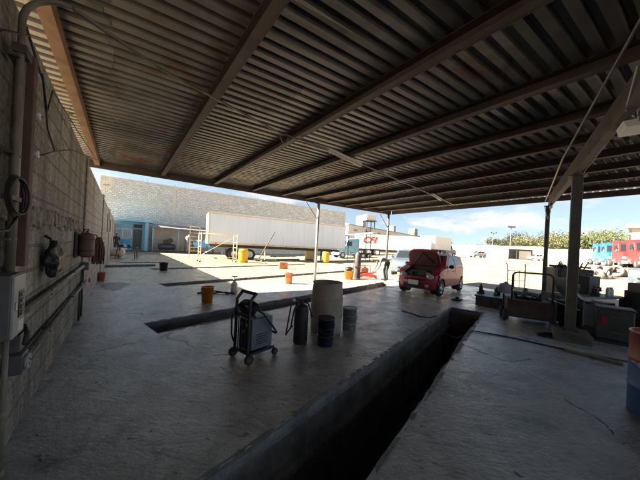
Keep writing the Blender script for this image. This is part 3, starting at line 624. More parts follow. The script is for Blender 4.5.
# overhead conduit with tube lamps
t = thing('lamp_conduit', (0, 0, 0), 0, 'long thin conduit slung across under the purlins to the tube lamps', 'conduit')
cp = [(-0.74, 4.31, 3.415), (0.0, 4.9, 3.44), (1.4, 6.2, 3.43), (3.9, 8.6, 3.44), (5.2, 9.9, 3.44)]
mb = MB(); mb.tube(cp, 0.014, 8); mb.build('tube', 'galv', t)
mb = MB(); mb.tube([(-0.74, 4.31, 3.42), (-0.78, 4.27, 3.35), (-0.72, 4.33, 3.22), (-0.66, 4.36, 3.30), (-0.66, 4.38, 3.42)], 0.009, 6); mb.build('cable_loop', 'galv', t)
def tube_lamp(p0, p1, label):
    p0, p1 = Vector(p0), Vector(p1); d = p1 - p0
    t = thing('tube_lamp', (p0 + p1) / 2, rz_of(d), label, 'lamp', 'unlit tube lamps under the shed roof'); L = d.length
    mb = MB(); mb.box((0, 0, 0.03), (L, 0.09, 0.045)); mb.build('housing', 'whitepaint', t, 0.006)
    mb = MB(); mb.cyl((-L / 2 + .03, 0, -0.012), (L / 2 - .03, 0, -0.012), 0.016, seg=10); mb.build('tube', 'lampwhite', t)
    mb = MB()
    for s_ in (-1, 1): mb.box((s_ * (L / 2 - 0.02), 0, -0.008), (0.03, 0.05, 0.04))
    mb.build('lamp_holder', 'white', t)
    mb = MB()
    for s_ in (-.3, .3): mb.tube([(s_, 0, 0.05), (s_, 0, 0.085)], 0.006, 6)
    mb.build('hanger', 'dark', t)
tube_lamp((0.09, 4.93, 3.39), (0.82, 5.67, 3.39), 'pale tube lamp hanging nearer the camera, under the middle purlins')
tube_lamp((3.57, 8.17, 3.39), (4.20, 8.88, 3.39), 'small pale tube lamp hanging further off, towards the far corner post')
t = thing('flood_lamp', (3.62, 2.93, 3.06), AZU, 'cream floodlight under the girder at the right edge', 'lamp')
mb = MB(); mb.prism([(-.17, -.1, 0), (.17, -.1, 0), (.14, -.07, .09), (-.14, -.07, .09)], (0, 0.2, 0)); mb.build('housing', 'lampwhite', t, 0.01)
mb = MB(); mb.tube([(-.15, 0, .05), (-.15, 0, .14), (.15, 0, .14), (.15, 0, .05)], 0.012); mb.cyl((0, 0, .14), (0, 0, .36), 0.012, seg=8); mb.build('bracket', 'galv', t)
mb = MB(); mb.tube([(0, 0, .14), (-.1, .1, .2), (-.4, .16, .10), (-.9, .2, .3)], 0.008); mb.build('cable', 'white', t)
t = thing('bulb_lamp', (6.78, 7.42, 3.0), AZU, 'small bulb lamp and cable loop at the top of the outer grey post', 'lamp')
mb = MB(); mb.lathe([(0.015, 0.10), (0.04, 0.07), (0.045, 0.03), (0.02, 0)], (0, 0, 0), 12); mb.build('bulb', 'white', t)
mb = MB(); mb.cyl((0, 0, .1), (0, 0, .17), 0.03, seg=10); mb.build('socket', 'dark', t)
mb = MB(); mb.tube([(0, 0, .16), (.1, 0, -.1), (.16, .05, -.3), (.25, .1, -.05), (.27, .12, .1)], 0.008); mb.build('cable_loop', 'white', t)
t = thing('tie_rod', (0, 0, 0), 0, 'thin steel rod and pale cable running beside the roof girder', 'rod')
mb = MB(); mb.tube([tuple(g0 + gd * 1.0 - gn * 0.16 + Vector((0, 0, 3.12))), tuple(g0 + gd * 4.6 - gn * 0.28 + Vector((0, 0, 3.2))), tuple(g0 + gd * 8.4 - gn * 0.2 + Vector((0, 0, 3.42)))], 0.012); mb.build('rod', 'galv', t)
mb = MB(); mb.tube([tuple(g0 + gd * 2.6 + gn * 0.13 + Vector((0, 0, 2.95))), tuple(g0 + gd * 3.6 + gn * 0.16 + Vector((0, 0, 3.22))), tuple(g0 + gd * 6 + gn * 0.15 + Vector((0, 0, 3.3)))], 0.008); mb.build('cable', 'white', t)

# ------------------------------------------------------------------ wheels and cars
def wheel_parts(parent, x, y, r, w, side, rimk='chrome', tyrek='tyre', ratio=0.62):
    mb = MB(); pr = [(r * ratio, -w / 2), (r * .9, -w / 2), (r, -w / 2 + .03), (r, w / 2 - .03), (r * .9, w / 2), (r * ratio, w / 2)]
    mb.lathe(pr, (x, y, r), 28, False, (0, 1, 0)); o = mb.build('wheel', tyrek, parent)
    mb = MB(); f = side * w / 2
    mb.lathe([(r * ratio, f), (r * ratio * .95, f - side * .012), (r * ratio * .8, f - side * .05), (r * .25, f - side * .03), (r * .12, f - side * .005), (0.001, f - side * .004)], (x, y, r), 28, False, (0, 1, 0))
    for k in range(5):
        th = k * 2 * math.pi / 5; ct, st = math.cos(th), math.sin(th)
        mb.bar((x + ct * r * .12, y + f - side * .018, r + st * r * .12), (x + ct * r * ratio * .93, y + f - side * .018, r + st * r * ratio * .93), r * .12, .02, up=(0, 1, 0))
    mb.build('rim', rimk, o)
    return o

def car(name, loc, rz, label, cat, L, H, W2, prof, wheels, windows, shield, rear, paint, hood_open=False, belt=0.95, tumble=0.33, wheel_r=0.29, front=None):
    """prof: side outline (s from the nose, z), without wheel arches; wheels: s of each axle"""
    t = thing(name, loc, rz, label, cat)
    X = lambda s: L / 2 - s
    def wid(s, z):
        w = W2
        if z > belt: w -= (z - belt) * tumble
        if z < 0.42: w -= (0.42 - z) * 0.18
        else: w -= 0.03 * max(0, 1 - abs(z - belt + .04) / .05) * 0
        q = 0.55
        if s < q: w -= 0.17 * ((q - s) / q) ** 2
        q2 = L - 0.6
        if s > q2: w -= 0.11 * ((s - q2) / .6) ** 2
        return w
    zb = prof[0][1]
    out = [p for p in prof]
    bottom = []
    for s_ in sorted(wheels, reverse=True):                            # outline runs nose -> roof -> tail, then back under the sills
        ra = wheel_r * 1.17
        for k in range(13):
            th = math.pi * k / 12; bottom.append((s_ + ra * math.cos(th), max(zb, wheel_r + ra * math.sin(th))))
    out = out + bottom
    mb = MB(); mb.prism([(X(s_), -1, z) for s_, z in out], (0, 2, 0))
    bb = mb.b
    def cut(co_, no_): bmesh.ops.bisect_plane(bb, geom=bb.verts[:] + bb.edges[:] + bb.faces[:], plane_co=co_, plane_no=no_)
    bmesh.ops.triangulate(bb, faces=[f for f in bb.faces if len(f.verts) > 4])
    for k in range(1, int(L / 0.2)): cut((X(k * 0.2), 0, 0), (1, 0, 0))
    for z in (0.42, 0.6, 0.78, belt, belt + .14, belt + .28, belt + .42): cut((0, 0, z), (0, 0, 1))
    for y in (-.8, -.5, 0, .5, .8): cut((0, y, 0), (0, 1, 0))
    for v in bb.verts:
        s_ = L / 2 - v.co.x; y = v.co.y; v.co.y = y * wid(s_, v.co.z)
        if abs(y) > .7: 
            top = 1 if v.co.z > H - .08 else 0
            v.co.z -= 0.045 * top
        # round the nose and the tail in plan
        if s_ < .3: v.co.x -= 0.13 * y * y
        if s_ > L - .3: v.co.x += 0.07 * y * y
    bmesh.ops.dissolve_degenerate(bb, dist=0.002, edges=bb.edges[:])
    for f in bb.faces: f.smooth = True
    if hood_open:
        for co_, no_ in (((X(.10), 0, 0), (1, 0, 0)), ((X(.92), 0, 0), (1, 0, 0)), ((0, -.47, 0), (0, 1, 0)), ((0, .47, 0), (0, 1, 0)), ((0, 0, .655), (0, 0, 1))): cut(co_, no_)
        bmesh.ops.delete(bb, geom=[f for f in bb.faces if X(.92) < f.calc_center_median().x < X(.02) and abs(f.calc_center_median().y) < .47 and f.calc_center_median().z > .655], context='FACES')
    body = mb.build('body', [paint, 'blackgloss'], t, 0.035, 3)
    body.modifiers['bevel'].angle_limit = R(42)
    if hood_open:
        mb = MB()
        for sg in (-1, 1): mb.poly([(X(.08), sg * .468, .64), (X(.08), sg * .468, .672), (X(.28), sg * .468, .797), (X(.92), sg * .468, .98), (X(.92), sg * .468, .64)])
        mb.poly([(X(.92), -.468, .64), (X(.92), .468, .64), (X(.92), .468, .98), (X(.92), -.468, .98)]); mb.build('bay_wall', 'dark', t)
        mb = MB(); mb.mi = 0; mb.box((X(.52), 0, .640), (.78, .90, .03)); mb.build('engine_bay', 'black', t)
        mb = MB(); mb.box((X(.58), .05, .68), (.3, .5, .26)); mb.box((X(.40), -.3, .70), (.2, .2, .16)); mb.box((X(.895), 0, .80), (.02, .9, .30)); mb.tube([(X(.35), .3, .7), (X(.5), .25, .82), (X(.7), -.1, .8), (X(.8), -.35, .72)], .03)
        mb.box((X(.58), .05, .83), (.2, .38, .05)); mb.build('engine', 'dark', t, 0.02)
        mb = MB(); mb.box((X(.74), -.33, .72), (.16, .2, .2)); mb.box((X(.4), .36, .7), (.14, .14, .18)); mb.build('battery', 'greylight', t, 0.01)
        # bonnet standing open
        an_ = R(60); hx, hz_ = X(0.94), 1.0; Lh = 0.70
        def hp(l, y, o_=0): return (hx + l * math.cos(an_) - o_ * math.sin(an_), y, hz_ + l * math.sin(an_) + o_ * math.cos(an_))
        mb = MB(); mb.prism([hp(0, -.60), hp(0, .60), hp(.45, .58), hp(.6, .50), hp(Lh, .34), hp(Lh + .02, 0), hp(Lh, -.34), hp(.6, -.50), hp(.45, -.58)], Vector(hp(0, 0, .03)) - Vector(hp(0, 0, 0)))
        hood = mb.build('hood', 'red', t, 0.012)
        mb = MB(); mb.prism([hp(.05, -.54, -.006), hp(.05, .54, -.006), hp(.45, .52, -.006), hp(.58, .44, -.006), hp(Lh - .06, .3, -.006), hp(Lh - .06, -.3, -.006), hp(.58, -.44, -.006), hp(.45, -.52, -.006)], Vector(hp(0, 0, -.014)) - Vector(hp(0, 0, 0)))
        mb.bar(hp(.08, -.4, -.03), hp(.58, .0, -.03), .05, .02); mb.bar(hp(.08, .4, -.03), hp(.58, 0, -.03), .05, .02); mb.bar(hp(.1, -.48, -.03), hp(.1, .48, -.03), .05, .02)
        mb.build('hood_lining', 'maroon', hood)
        mb = MB(); mb.tube([(X(.35), .52, .8), hp(.45, .5, -.03)], .008, 6); mb.build('hood_prop', 'dark', t)
    else:
        pass
    for side in (-1, 1):
        for poly in windows:
            mb = MB(); f = mb.poly([(X(s_), side, z) for s_, z in poly])
            bmesh.ops.triangulate(mb.b, faces=mb.b.faces[:])
            for z in (belt + .14, belt + .28): bmesh.ops.bisect_plane(mb.b, geom=mb.b.verts[:] + mb.b.edges[:] + mb.b.faces[:], plane_co=(0, 0, z), plane_no=(0, 0, 1))
            for v in mb.b.verts: v.co.y = side * (wid(L / 2 - v.co.x, v.co.z) + .006)
            mb.build('side_window', 'glass', t)
    def glass(q, nm):
        (s0, z0, y0), (s1, z1, y1) = q; d = Vector((X(s1) - X(s0), 0, z1 - z0)); nn = Vector((-d.z, 0, d.x)).normalized()
        if (nn.x > 0) != (q is shield): nn = -nn
        mb = MB(); mb.poly([Vector((X(s0), -y0, z0)) + nn * .012, Vector((X(s0), y0, z0)) + nn * .012, Vector((X(s1), y1, z1)) + nn * .012, Vector((X(s1), -y1, z1)) + nn * .012]); mb.build(nm, 'glass', t)
    glass(shield, 'windshield'); glass(rear, 'rear_window')
    for s_ in wheels:
        for side in (-1, 1):
            wheel_parts(t, X(s_), side * (W2 - .10), wheel_r, .17, side)
            mb = MB(); ra = wheel_r * .92
            mb.cyl((X(s_), side * (W2 - .22), wheel_r), (X(s_), side * (W2 - .32), wheel_r), ra, seg=24); mb.build('wheel_well', 'black', t)
    fz = prof[3][1] if front is None else front
    for side in (-1, 1):
        mb = MB(); mb.ball((X(0.20), side * (W2 - .27), fz), .13, (.8, 1.0, .75), 16, 10); mb.build('headlight', 'clear', t)
        mb = MB(); mb.box((X(L - .10), side * (W2 - .17), .86), (.10, .10, .26)); mb.build('taillight', 'redpaint', t, .02)
        mb = MB(); mb.ball((X(shield[0][0] + .32), side * (W2 + .09), belt + .08), .085, (.7, 1.1, .85), 12, 8); mb.bar((X(shield[0][0] + .3), side * (W2 - .03), belt + .03), (X(shield[0][0] + .3), side * (W2 + .08), belt + .06), .03, .03); mb.build('mirror', 'blackgloss', t)
        mb = MB(); mb.box((X(wheels[0] + 1.2), side * (wid(1.9, .84) + .012), .84), (.16, .03, .03)); mb.build('door_handle', 'blackgloss', t, .006)
        mb = MB()
        for s_ in (wheels[0] + .52, wheels[0] + 1.38):
            mb.bar((X(s_), side * (wid(s_, .3) + .001), .3), (X(s_), side * (wid(s_, .9) + .002), .92), .012, .008, up=(1, 0, 0))
        mb.build('door_seam', 'black', t)
        mb = MB(); mb.box((X(.05), side * .42, .36), (.06, .14, .09)); mb.build('fog_lamp', 'clear', t, .02)
    mb = MB(); mb.box((X(0.0), 0, .56), (.05, .7, .07)); mb.box((X(-.005), 0, .33), (.06, .75, .12)); mb.build('grille', 'blackgloss', t, .01)
    mb = MB(); mb.box((X(-.035), 0, .45), (.012, .36, .16)); mb.build('licence_plate', 'white', t, .003)
    return t

hatch = dict(L=3.5, H=1.5, W2=0.75,
    prof=[(0.12, .22), (0.02, .33), (0.0, .52), (.07, .66), (.28, .80), (.90, .98), (1.18, 1.20), (1.46, 1.42), (1.95, 1.50), (2.65, 1.48), (3.15, 1.38), (3.40, .98), (3.48, .86), (3.5, .42), (3.42, .22)],
    wheels=[.62, 2.93], windows=[[(1.16, 1.0), (1.55, 1.36), (1.98, 1.41), (2.0, 1.0)], [(2.07, 1.0), (2.05, 1.41), (2.62, 1.38), (2.86, 1.04)]],
    shield=((.92, 1.0, .60), (1.44, 1.405, .52)), rear=((3.40, 1.0, .52), (3.17, 1.35, .47)))
fL, fR, rL = Vector((4.28, 8.78, 0)), Vector((3.29, 9.68, 0)), Vector((5.85, 10.25, 0))
hd = Vector((-0.70, -0.714, 0)).normalized(); mid = (fL + fR) / 2
cc = mid - hd * (3.5 / 2 - .62)
car('hatchback_car', cc, rz_of(hd), 'small red hatchback parked with its bonnet open', 'car', paint='red', hood_open=True, **hatch)
suv = dict(L=4.3, H=1.65, W2=0.86,
    prof=[(0.12, .26), (0.02, .40), (0.0, .60), (.07, .82), (.30, .98), (1.15, 1.08), (1.55, 1.36), (1.85, 1.57), (2.3, 1.65), (3.3, 1.64), (3.95, 1.56), (4.2, 1.08), (4.28, .95), (4.3, .5), (4.2, .26)],
    wheels=[.85, 3.45], windows=[[(1.55, 1.1), (1.92, 1.48), (2.45, 1.54), (2.47, 1.1)], [(2.55, 1.1), (2.53, 1.54), (3.3, 1.53), (3.4, 1.1)]],
    shield=((1.18, 1.1, .68), (1.80, 1.54, .58)), rear=((4.19, 1.12, .6), (3.97, 1.52, .55)), belt=1.05, tumble=.3, wheel_r=.34, front=.80)
p = at(399, 276.0); d = Vector((-0.45, -0.89, 0)).normalized()
car('estate_car', p - d * 1.6 + Vector((.35, 0, 0)), rz_of(d), 'silver estate car half hidden behind the red hatchback', 'car', paint='silver', **suv)
p = Vector((17.7, 12.1, gz(17.7, 12.1))); d = Vector((-0.98, -0.2, 0)).normalized()
car('pickup_truck', p, rz_of(d), 'silver pickup nose at the right edge, behind the dark barrels', 'pickup', L=4.9, H=1.6, W2=.88,
    prof=[(0.12, .3), (0.02, .42), (0.0, .66), (.07, .90), (.30, 1.0), (1.35, 1.06), (1.75, 1.34), (2.05, 1.55), (2.4, 1.6), (3.0, 1.58), (3.15, 1.06), (3.2, 1.04), (4.86, 1.02), (4.9, .5), (4.85, .3)],
    wheels=[.85, 3.9], windows=[[(1.75, 1.1), (2.1, 1.47), (2.95, 1.5), (3.0, 1.1)]], shield=((1.38, 1.08, .68), (2.0, 1.52, .58)), rear=((3.14, 1.12, .6), (3.04, 1.5, .56)), belt=1.05, tumble=.3, wheel_r=.37, front=.84, paint='silver')

# ------------------------------------------------------------------ welding cart and the drums in the middle
t = thing('welding_cart', at(249, 357), rz_of(Vector((-0.62, -0.78, 0))), 'teal welding machine on a black wheeled cart with hoses', 'welding machine')
mb = MB(); mb.box((-0.10, 0, 0.33), (0.34, 0.25, 0.40)); mb.build('machine_case', 'teal', t, 0.012)
mb = MB()
for k in range(5): mb.box((-0.10, 0.1265, 0.2 + k * .03), (0.2, 0.003, 0.01))
mb.build('vent', 'blackgloss', t)
mb = MB(); mb.box((0.082, 0, 0.33), (0.02, 0.23, 0.38)); mb.build('front_panel', 'blackgloss', t, 0.006)
mb = MB()
for y, z in ((-.06, .45), (.05, .45), (0, .36)): mb.cyl((0.09, y, z), (0.115, y, z), 0.02, seg=12)
mb.build('dial', 'greylight', t)
mb = MB()
for y in (-.14, .14):
    mb.bar((0.13, y, 0.06), (0.13, y, 0.78), 0.03, 0.03); mb.bar((0.13, y, 0.10), (-0.30, y, 0.10), 0.03, 0.03)
    mb.bar((0.13, y, .77), (0.05, y, .86), .03, .03)
mb.bar((0.05, -.155, .86), (0.05, .155, .86), .035, .035); mb.box((-.09, 0, .10), (.4, .25, .02)); mb.bar((.13, -.12, .58), (.13, .12, .58), .03, .03); mb.bar((.13, -.12, .12), (.13, .12, .12), .03, .03)
for y in (-.07, 0.0, .07): mb.bar((.135, y, .14), (.135, y, .57), .014, .014)
mb.build('frame', 'black', t, 0.004)
for x, y, r_ in ((.13, -.175, .06), (.13, .175, .06), (-.29, -.17, .045), (-.29, .17, .045)):
    mb = MB(); mb.cyl((x, y - .02, r_), (x, y + .02, r_), r_, seg=18); w_ = mb.build('wheel', 'black', t, .006)
    mb = MB(); mb.cyl((x, y - .023, r_), (x, y + .023, r_), r_ * .45, seg=12); mb.build('hub', 'grey', w_)
mb = MB()
for k in range(5):
    mb.tube([(.05 + .03 * math.sin(k), (.15 + .008 * k) * math.cos(i * .35), .64 + .012 * k + (.06) * math.sin(i * .35)) for i in range(19)], .014)
mb.build('hose_coil', 'black', t)
mb = MB(); mb.tube([(.05, .15, .68), (-.05, .19, .6), (-.2, .2, .42), (-.3, .18, .3), (-.33, .12, .27), (-.3, .06, .3)], .014); mb.build('torch_hose', 'black', t); mb = MB(); mb.tube([(.13, -.16, .66), (.17, -.18, .5), (.17, -.17, .3), (.14, -.15, .2)], .012); mb.build('earth_cable', 'black', t)
mb = MB(); mb.box((-.12, 0, .545), (.2, .16, .03)); mb.build('tray', 'greylight', t, .004)

t = thing('pump_bottle', at(234, 291.5), 0.4, 'white plastic sprayer bottle on the floor behind the welding cart, beyond the pit', 'bottle')
mb = MB(); mb.lathe([(.09, 0), (.10, .02), (.10, .22), (.07, .28), (.04, .30), (.04, .34)], seg=18); mb.build('bottle', 'white', t)
mb = MB(); mb.cyl((0, 0, .34), (0, 0, .40), .045, seg=12); mb.cyl((0, 0, .4), (0, 0, .46), .012, seg=8); mb.bar((-.08, 0, .46), (.08, 0, .46), .03, .03); mb.build('pump_handle', 'greylight', t)
t = thing('rubber_hose', at(218, 294), 0.2, 'tangled black hose on the floor left of the white bottle', 'hose')
mb = MB(); mb.tube([(-.55, 0, .02), (-.35, .12, .02), (-.15, -.05, .02), (0, .1, .03), (.2, .0, .05), (.33, .08, .02), (.45, -.02, .02)], .022); mb.tube([(-.4, -.1, .02), (-.1, .12, .06), (.2, .1, .02), (.3, -.1, .02)], .02); mb.build('hose', 'black', t)

def lathe_thing(name, loc, rz, label, cat, prof, mk, part, group=None, rim=None, lid=None, handle=None, seg=28, hoops=None, hoopk=None):
    t = thing(name, loc, rz, label, cat, group)
    mb = MB(); mb.lathe(prof, seg=seg); mb.build(part, mk, t)
    if hoops:
        mb = MB()
        for z, r_ in hoops: mb.lathe([(r_ - .004, z - .012), (r_ + .008, z - .006), (r_ + .008, z + .006), (r_ - .004, z + .012)], seg=seg, close=False)
        mb.build('hoop', hoopk or mk, t)
    if lid:
        mb = MB(); mb.lathe([(lid[0], lid[1]), (lid[0], lid[1] + .018), (lid[0] * .93, lid[1] + .026), (lid[0] * .9, lid[1] + .016), (0.001, lid[1] + .014)], seg=seg); mb.build('lid', lid[2], t)
    if handle:
        r_, z, k = handle; mb = MB(); mb.tube([(r_ * math.cos(R(a_)), r_ * .35 * 1 , z - r_ * .8 * math.sin(R(a_)) ) if 0 else (r_ * math.cos(R(a_)), -r_ * 1.0 * math.sin(R(a_)) * .9 - .01, z - .12 * math.sin(R(a_))) for a_ in range(0, 181, 15)], .005, 6); mb.build('handle', k, t)
    return t
def open_can(r0, r1, h, wall=.012): return [(r0, 0), (r1, h), (r1 + .008, h), (r1 + .008, h + .012), (r1 - wall, h + .012), (r1 - wall, h * .9), (r0 - wall, .03), (0.001, .03)]
lathe_thing('oil_drum', at(325.5, 330.5), 0, 'tall weathered beige barrel with open rusty top', 'drum',
    [(.255, 0), (.275, .02), (.285, .25), (.287, .45), (.283, .65), (.262, .86), (.258, .885), (.250, .885), (.245, .86), (.24, .80), (.001, .79)], 'drum', 'shell', hoops=[(.30, .287), (.60, .286), (.87, .262)])
lathe_thing('paint_pail', at(325, 344.5), 0, 'dark blue-black lidded pail in front of the tall barrel', 'pail', [(.115, 0), (.125, .01), (.128, .40), (.132, .40), (.132, .42)], 'navy', 'pail', lid=(.134, .40, 'dark'), handle=(.132, .33, 'dark'), hoops=[(.15, .127), (.27, .127)])
lathe_thing('paint_pail', at(349, 329), .5, 'small grey lidded pail right of the tall barrel', 'pail', [(.115, 0), (.125, .01), (.13, .38), (.134, .38), (.134, .40)], 'greypail', 'pail', lid=(.136, .38, 'greypail'), handle=(.134, .30, 'dark'), hoops=[(.12, .127), (.26, .129)])
t = thing('grease_pump', at(300, 342.5), 0, 'black upright grease pump tank with bent pipes, left of the tall barrel', 'grease pump')
mb = MB(); mb.lathe([(.10, 0), (.11, .02), (.108, .52), (.095, .57), (.05, .60)], seg=24); mb.build('tank', 'black', t)
mb = MB(); mb.cyl((0, 0, .58), (0, 0, .68), .03, seg=12); mb.bar((-.03, 0, .62), (.1, -.02, .70), .03, .03); mb.build('pump_head', 'dark', t)
mb = MB(); mb.tube([(0, 0, .66), (-.10, -.02, .68), (-.16, -.04, .6), (-.20, -.05, .3), (-.22, -.05, .12)], .012); mb.tube([(0, 0, .63), (-.07, .03, .62), (-.12, .02, .5), (-.16, 0, .2)], .012); mb.tube([(-.22, -.05, .13), (-.16, -.02, .22), (-.12, 0, .26)], .01); mb.build('pipe', 'dark', t)
mb = MB(); mb.tube([(.03, 0, .64), (.1, .02, .6), (.14, .04, .48), (.16, .05, .40)], .012); mb.build('delivery_hose', 'black', t)
mb = MB(); mb.ball((-.13, -.03, .66), .03); mb.build('valve_ball', 'white', t)

lathe_thing('plastic_bucket', at(207, 302), 0, 'bright orange bucket on the shaded floor left of the welding cart', 'bucket', open_can(.12, .145, .37), 'orange', 'bucket', handle=(.15, .34, 'dark'), group='buckets about the pits')
lathe_thing('plastic_bucket', at(288.5, 283.5), 0, 'faded orange bucket on the sunny ground beyond the tall barrel', 'bucket', open_can(.125, .15, .42), 'faded', 'bucket', handle=(.155, .38, 'dark'), group='buckets about the pits')
lathe_thing('plastic_bucket', at(100.5, 280.5), 0, 'small dull red pot on the floor against the left wall', 'bucket', open_can(.10, .125, .26), 'pinkred', 'bucket', handle=(.13, .23, 'dark'), group='buckets about the pits')
lathe_thing('plastic_bucket', at(163.5, 270.5), 0, 'black bucket standing beside the narrow pit on the left of the yard', 'bucket', open_can(.15, .18, .36), 'blackgloss', 'bucket', handle=(.185, .32, 'dark'), group='buckets about the pits')
t = thing('block_crate', at(283, 268.5), .3, 'low faded orange crate on the sunny ground between two pits', 'crate')
mb = MB()
for x in (-.26, .26): mb.box((x, 0, .2), (.02, .36, .38))
for y in (-.18, .18): mb.box((0, y, .2), (.50, .02, .379))
mb.box((0, 0, .02), (.5, .34, .02)); mb.build('crate', 'faded', t, .006)
mb = MB(); mb.box((0, -.193, .30), (.16, .006, .05)); mb.build('grip', 'dark', t)

# big yellow drums
DR = [(.25, 0), (.285, .03), (.29, .10), (.29, .80), (.28, .88), (.22, .93), (.001, .935)]
for px, py, lab, k in ((243, 262.3, 'yellow plastic drum in front of the first trailer wheels', 'yellow'), (325.5, 262.3, 'yellow plastic drum right of the pale post, in the yard', 'yellow')):
    lathe_thing('plastic_drum', at(px, py), 0, lab, 'drum', [(r_ * 1.25, z * 1.12) for r_, z in DR], k, 'shell', hoops=[(.34, .362), (.70, .362)], lid=(.1, 1.045, 'dark'), group='yellow drums in the yard')
t = thing('fuel_tank', at(309, 260), .4, 'pale yellow rectangular tank left of the pale post', 'tank')
mb = MB(); mb.box((0, 0, .62), (.8, .7, 1.05)); mb.build('tank', 'paleyellow', t, .06)
mb = MB(); mb.box((0, 0, .05), (.85, .75, .1)); mb.build('skid', 'wood', t)
mb = MB(); mb.cyl((.1, 0, 1.14), (.1, 0, 1.22), .1, seg=14); mb.build('filler_cap', 'dark', t)
t = thing('low_bin', at(331, 254.5), .2, 'long low yellow-cream bin behind the yellow drum on the right', 'bin')
mb = MB(); mb.box((0, 0, .55), (3.2, 1.3, .9)); mb.build('bin', 'paleyellow', t, .03)
mb = MB(); mb.box((0, 0, 1.02), (3.3, 1.4, .05)); mb.build('lid', 'cream', t)
mb = MB()
for x in (-1.4, 1.4): mb.box((x, 0, .05), (.2, 1.2, .1))
mb.build('foot', 'dark', t)

# orange drum with black thing on it, and the black standing cylinder
lathe_thing('plastic_bucket', at(348.5, 279.2), 0, 'orange drum capped with a black bundle, beside the standing black cylinder', 'bucket', open_can(.19, .21, .40), 'orange', 'bucket', group='buckets about the pits')
q = at(348.5, 279.2)
t = thing('rag_bundle', (q.x, q.y, .413), 0, 'black bundle heaped on top of the orange drum', 'bundle')
mb = MB(); mb.ball((0, 0, .10), .2, (1, .95, .5), 16, 10); mb.jitter(.018, 3); mb.build('rag', 'bag', t)
t = thing('gas_cylinder', at(357, 278.5), 0, 'tall black gas cylinder standing near the stooping man', 'gas cylinder')
mb = MB(); mb.lathe([(.15, 0), (.16, .02), (.16, 1.15), (.14, 1.25), (.06, 1.33), (.05, 1.36)], seg=20); mb.build('cylinder', 'dark', t)
mb = MB(); mb.cyl((0, 0, 1.36), (0, 0, 1.45), .03, seg=10); mb.bar((-.07, 0, 1.43), (.07, 0, 1.43), .03, .03); mb.build('valve', 'dark', t)
mb = MB(); mb.box((0, 0, .6), (.335, .335, .04)); mb.bar((-.2, .02, 0.02), (-.2, .02, 1.2), .03, .03); mb.bar((-.2, .02, .6), (-.15, 0, .6), .03, .03); mb.build('cage', 'darkbrown', t)
t = thing('floor_jack', at(367, 277.5), 2.9, 'low red trolley jack on the floor by the stooping man', 'jack')
mb = MB()
for y in (-.13, .13): mb.prism([(-.5, y, .06), (.35, y, .06), (.35, y, .16), (.1, y, .22), (-.5, y, .14)], (0, .03, 0))
mb.box((-.1, 0, .12), (.5, .22, .06)); mb.build('chassis', 'redpaint', t, .008)
mb = MB(); mb.bar((.25, 0, .16), (-.4, 0, .3), .09, .06); mb.cyl((-.42, 0, .3), (-.42, 0, .35), .07, seg=12); mb.build('lift_arm', 'redpaint', t, .006)
mb = MB(); mb.tube([(.3, 0, .18), (.6, 0, .55), (.75, 0, .72)], .02); mb.build('handle', 'dark', t)
for x, y in ((-.45, -.18), (-.45, .18), (.3, -.18), (.3, .18)):
    mb = MB(); mb.cyl((x, y - .025, .06), (x, y + .025, .06), .06, seg=14); mb.build('wheel', 'black', t)
t = thing('red_machine', at(363, 273.5), .4, 'pinkish red generator on the ground behind the trolley jack', 'generator')
mb = MB(); mb.box((0, 0, .22), (.55, .4, .28)); mb.build('engine_block', 'pinkred', t, .03)
mb = MB(); mb.tube([(-.36, -.24, .03), (-.36, -.24, .5), (.36, -.24, .5), (.36, -.24, .03)], .02); mb.tube([(-.36, .24, .03), (-.36, .24, .5), (.36, .24, .5), (.36, .24, .03)], .02); mb.bar((-.36, -.24, .05), (-.36, .24, .05), .03, .03); mb.bar((.36, -.24, .05), (.36, .24, .05), .03, .03); mb.bar((-.3, 0, .05), (.3, 0, .05), .5, .03); mb.build('frame', 'redpaint', t)
mb = MB(); mb.cyl((.05, -.1, .36), (.05, .12, .36), .09, seg=14); mb.build('fuel_cap', 'dark', t)

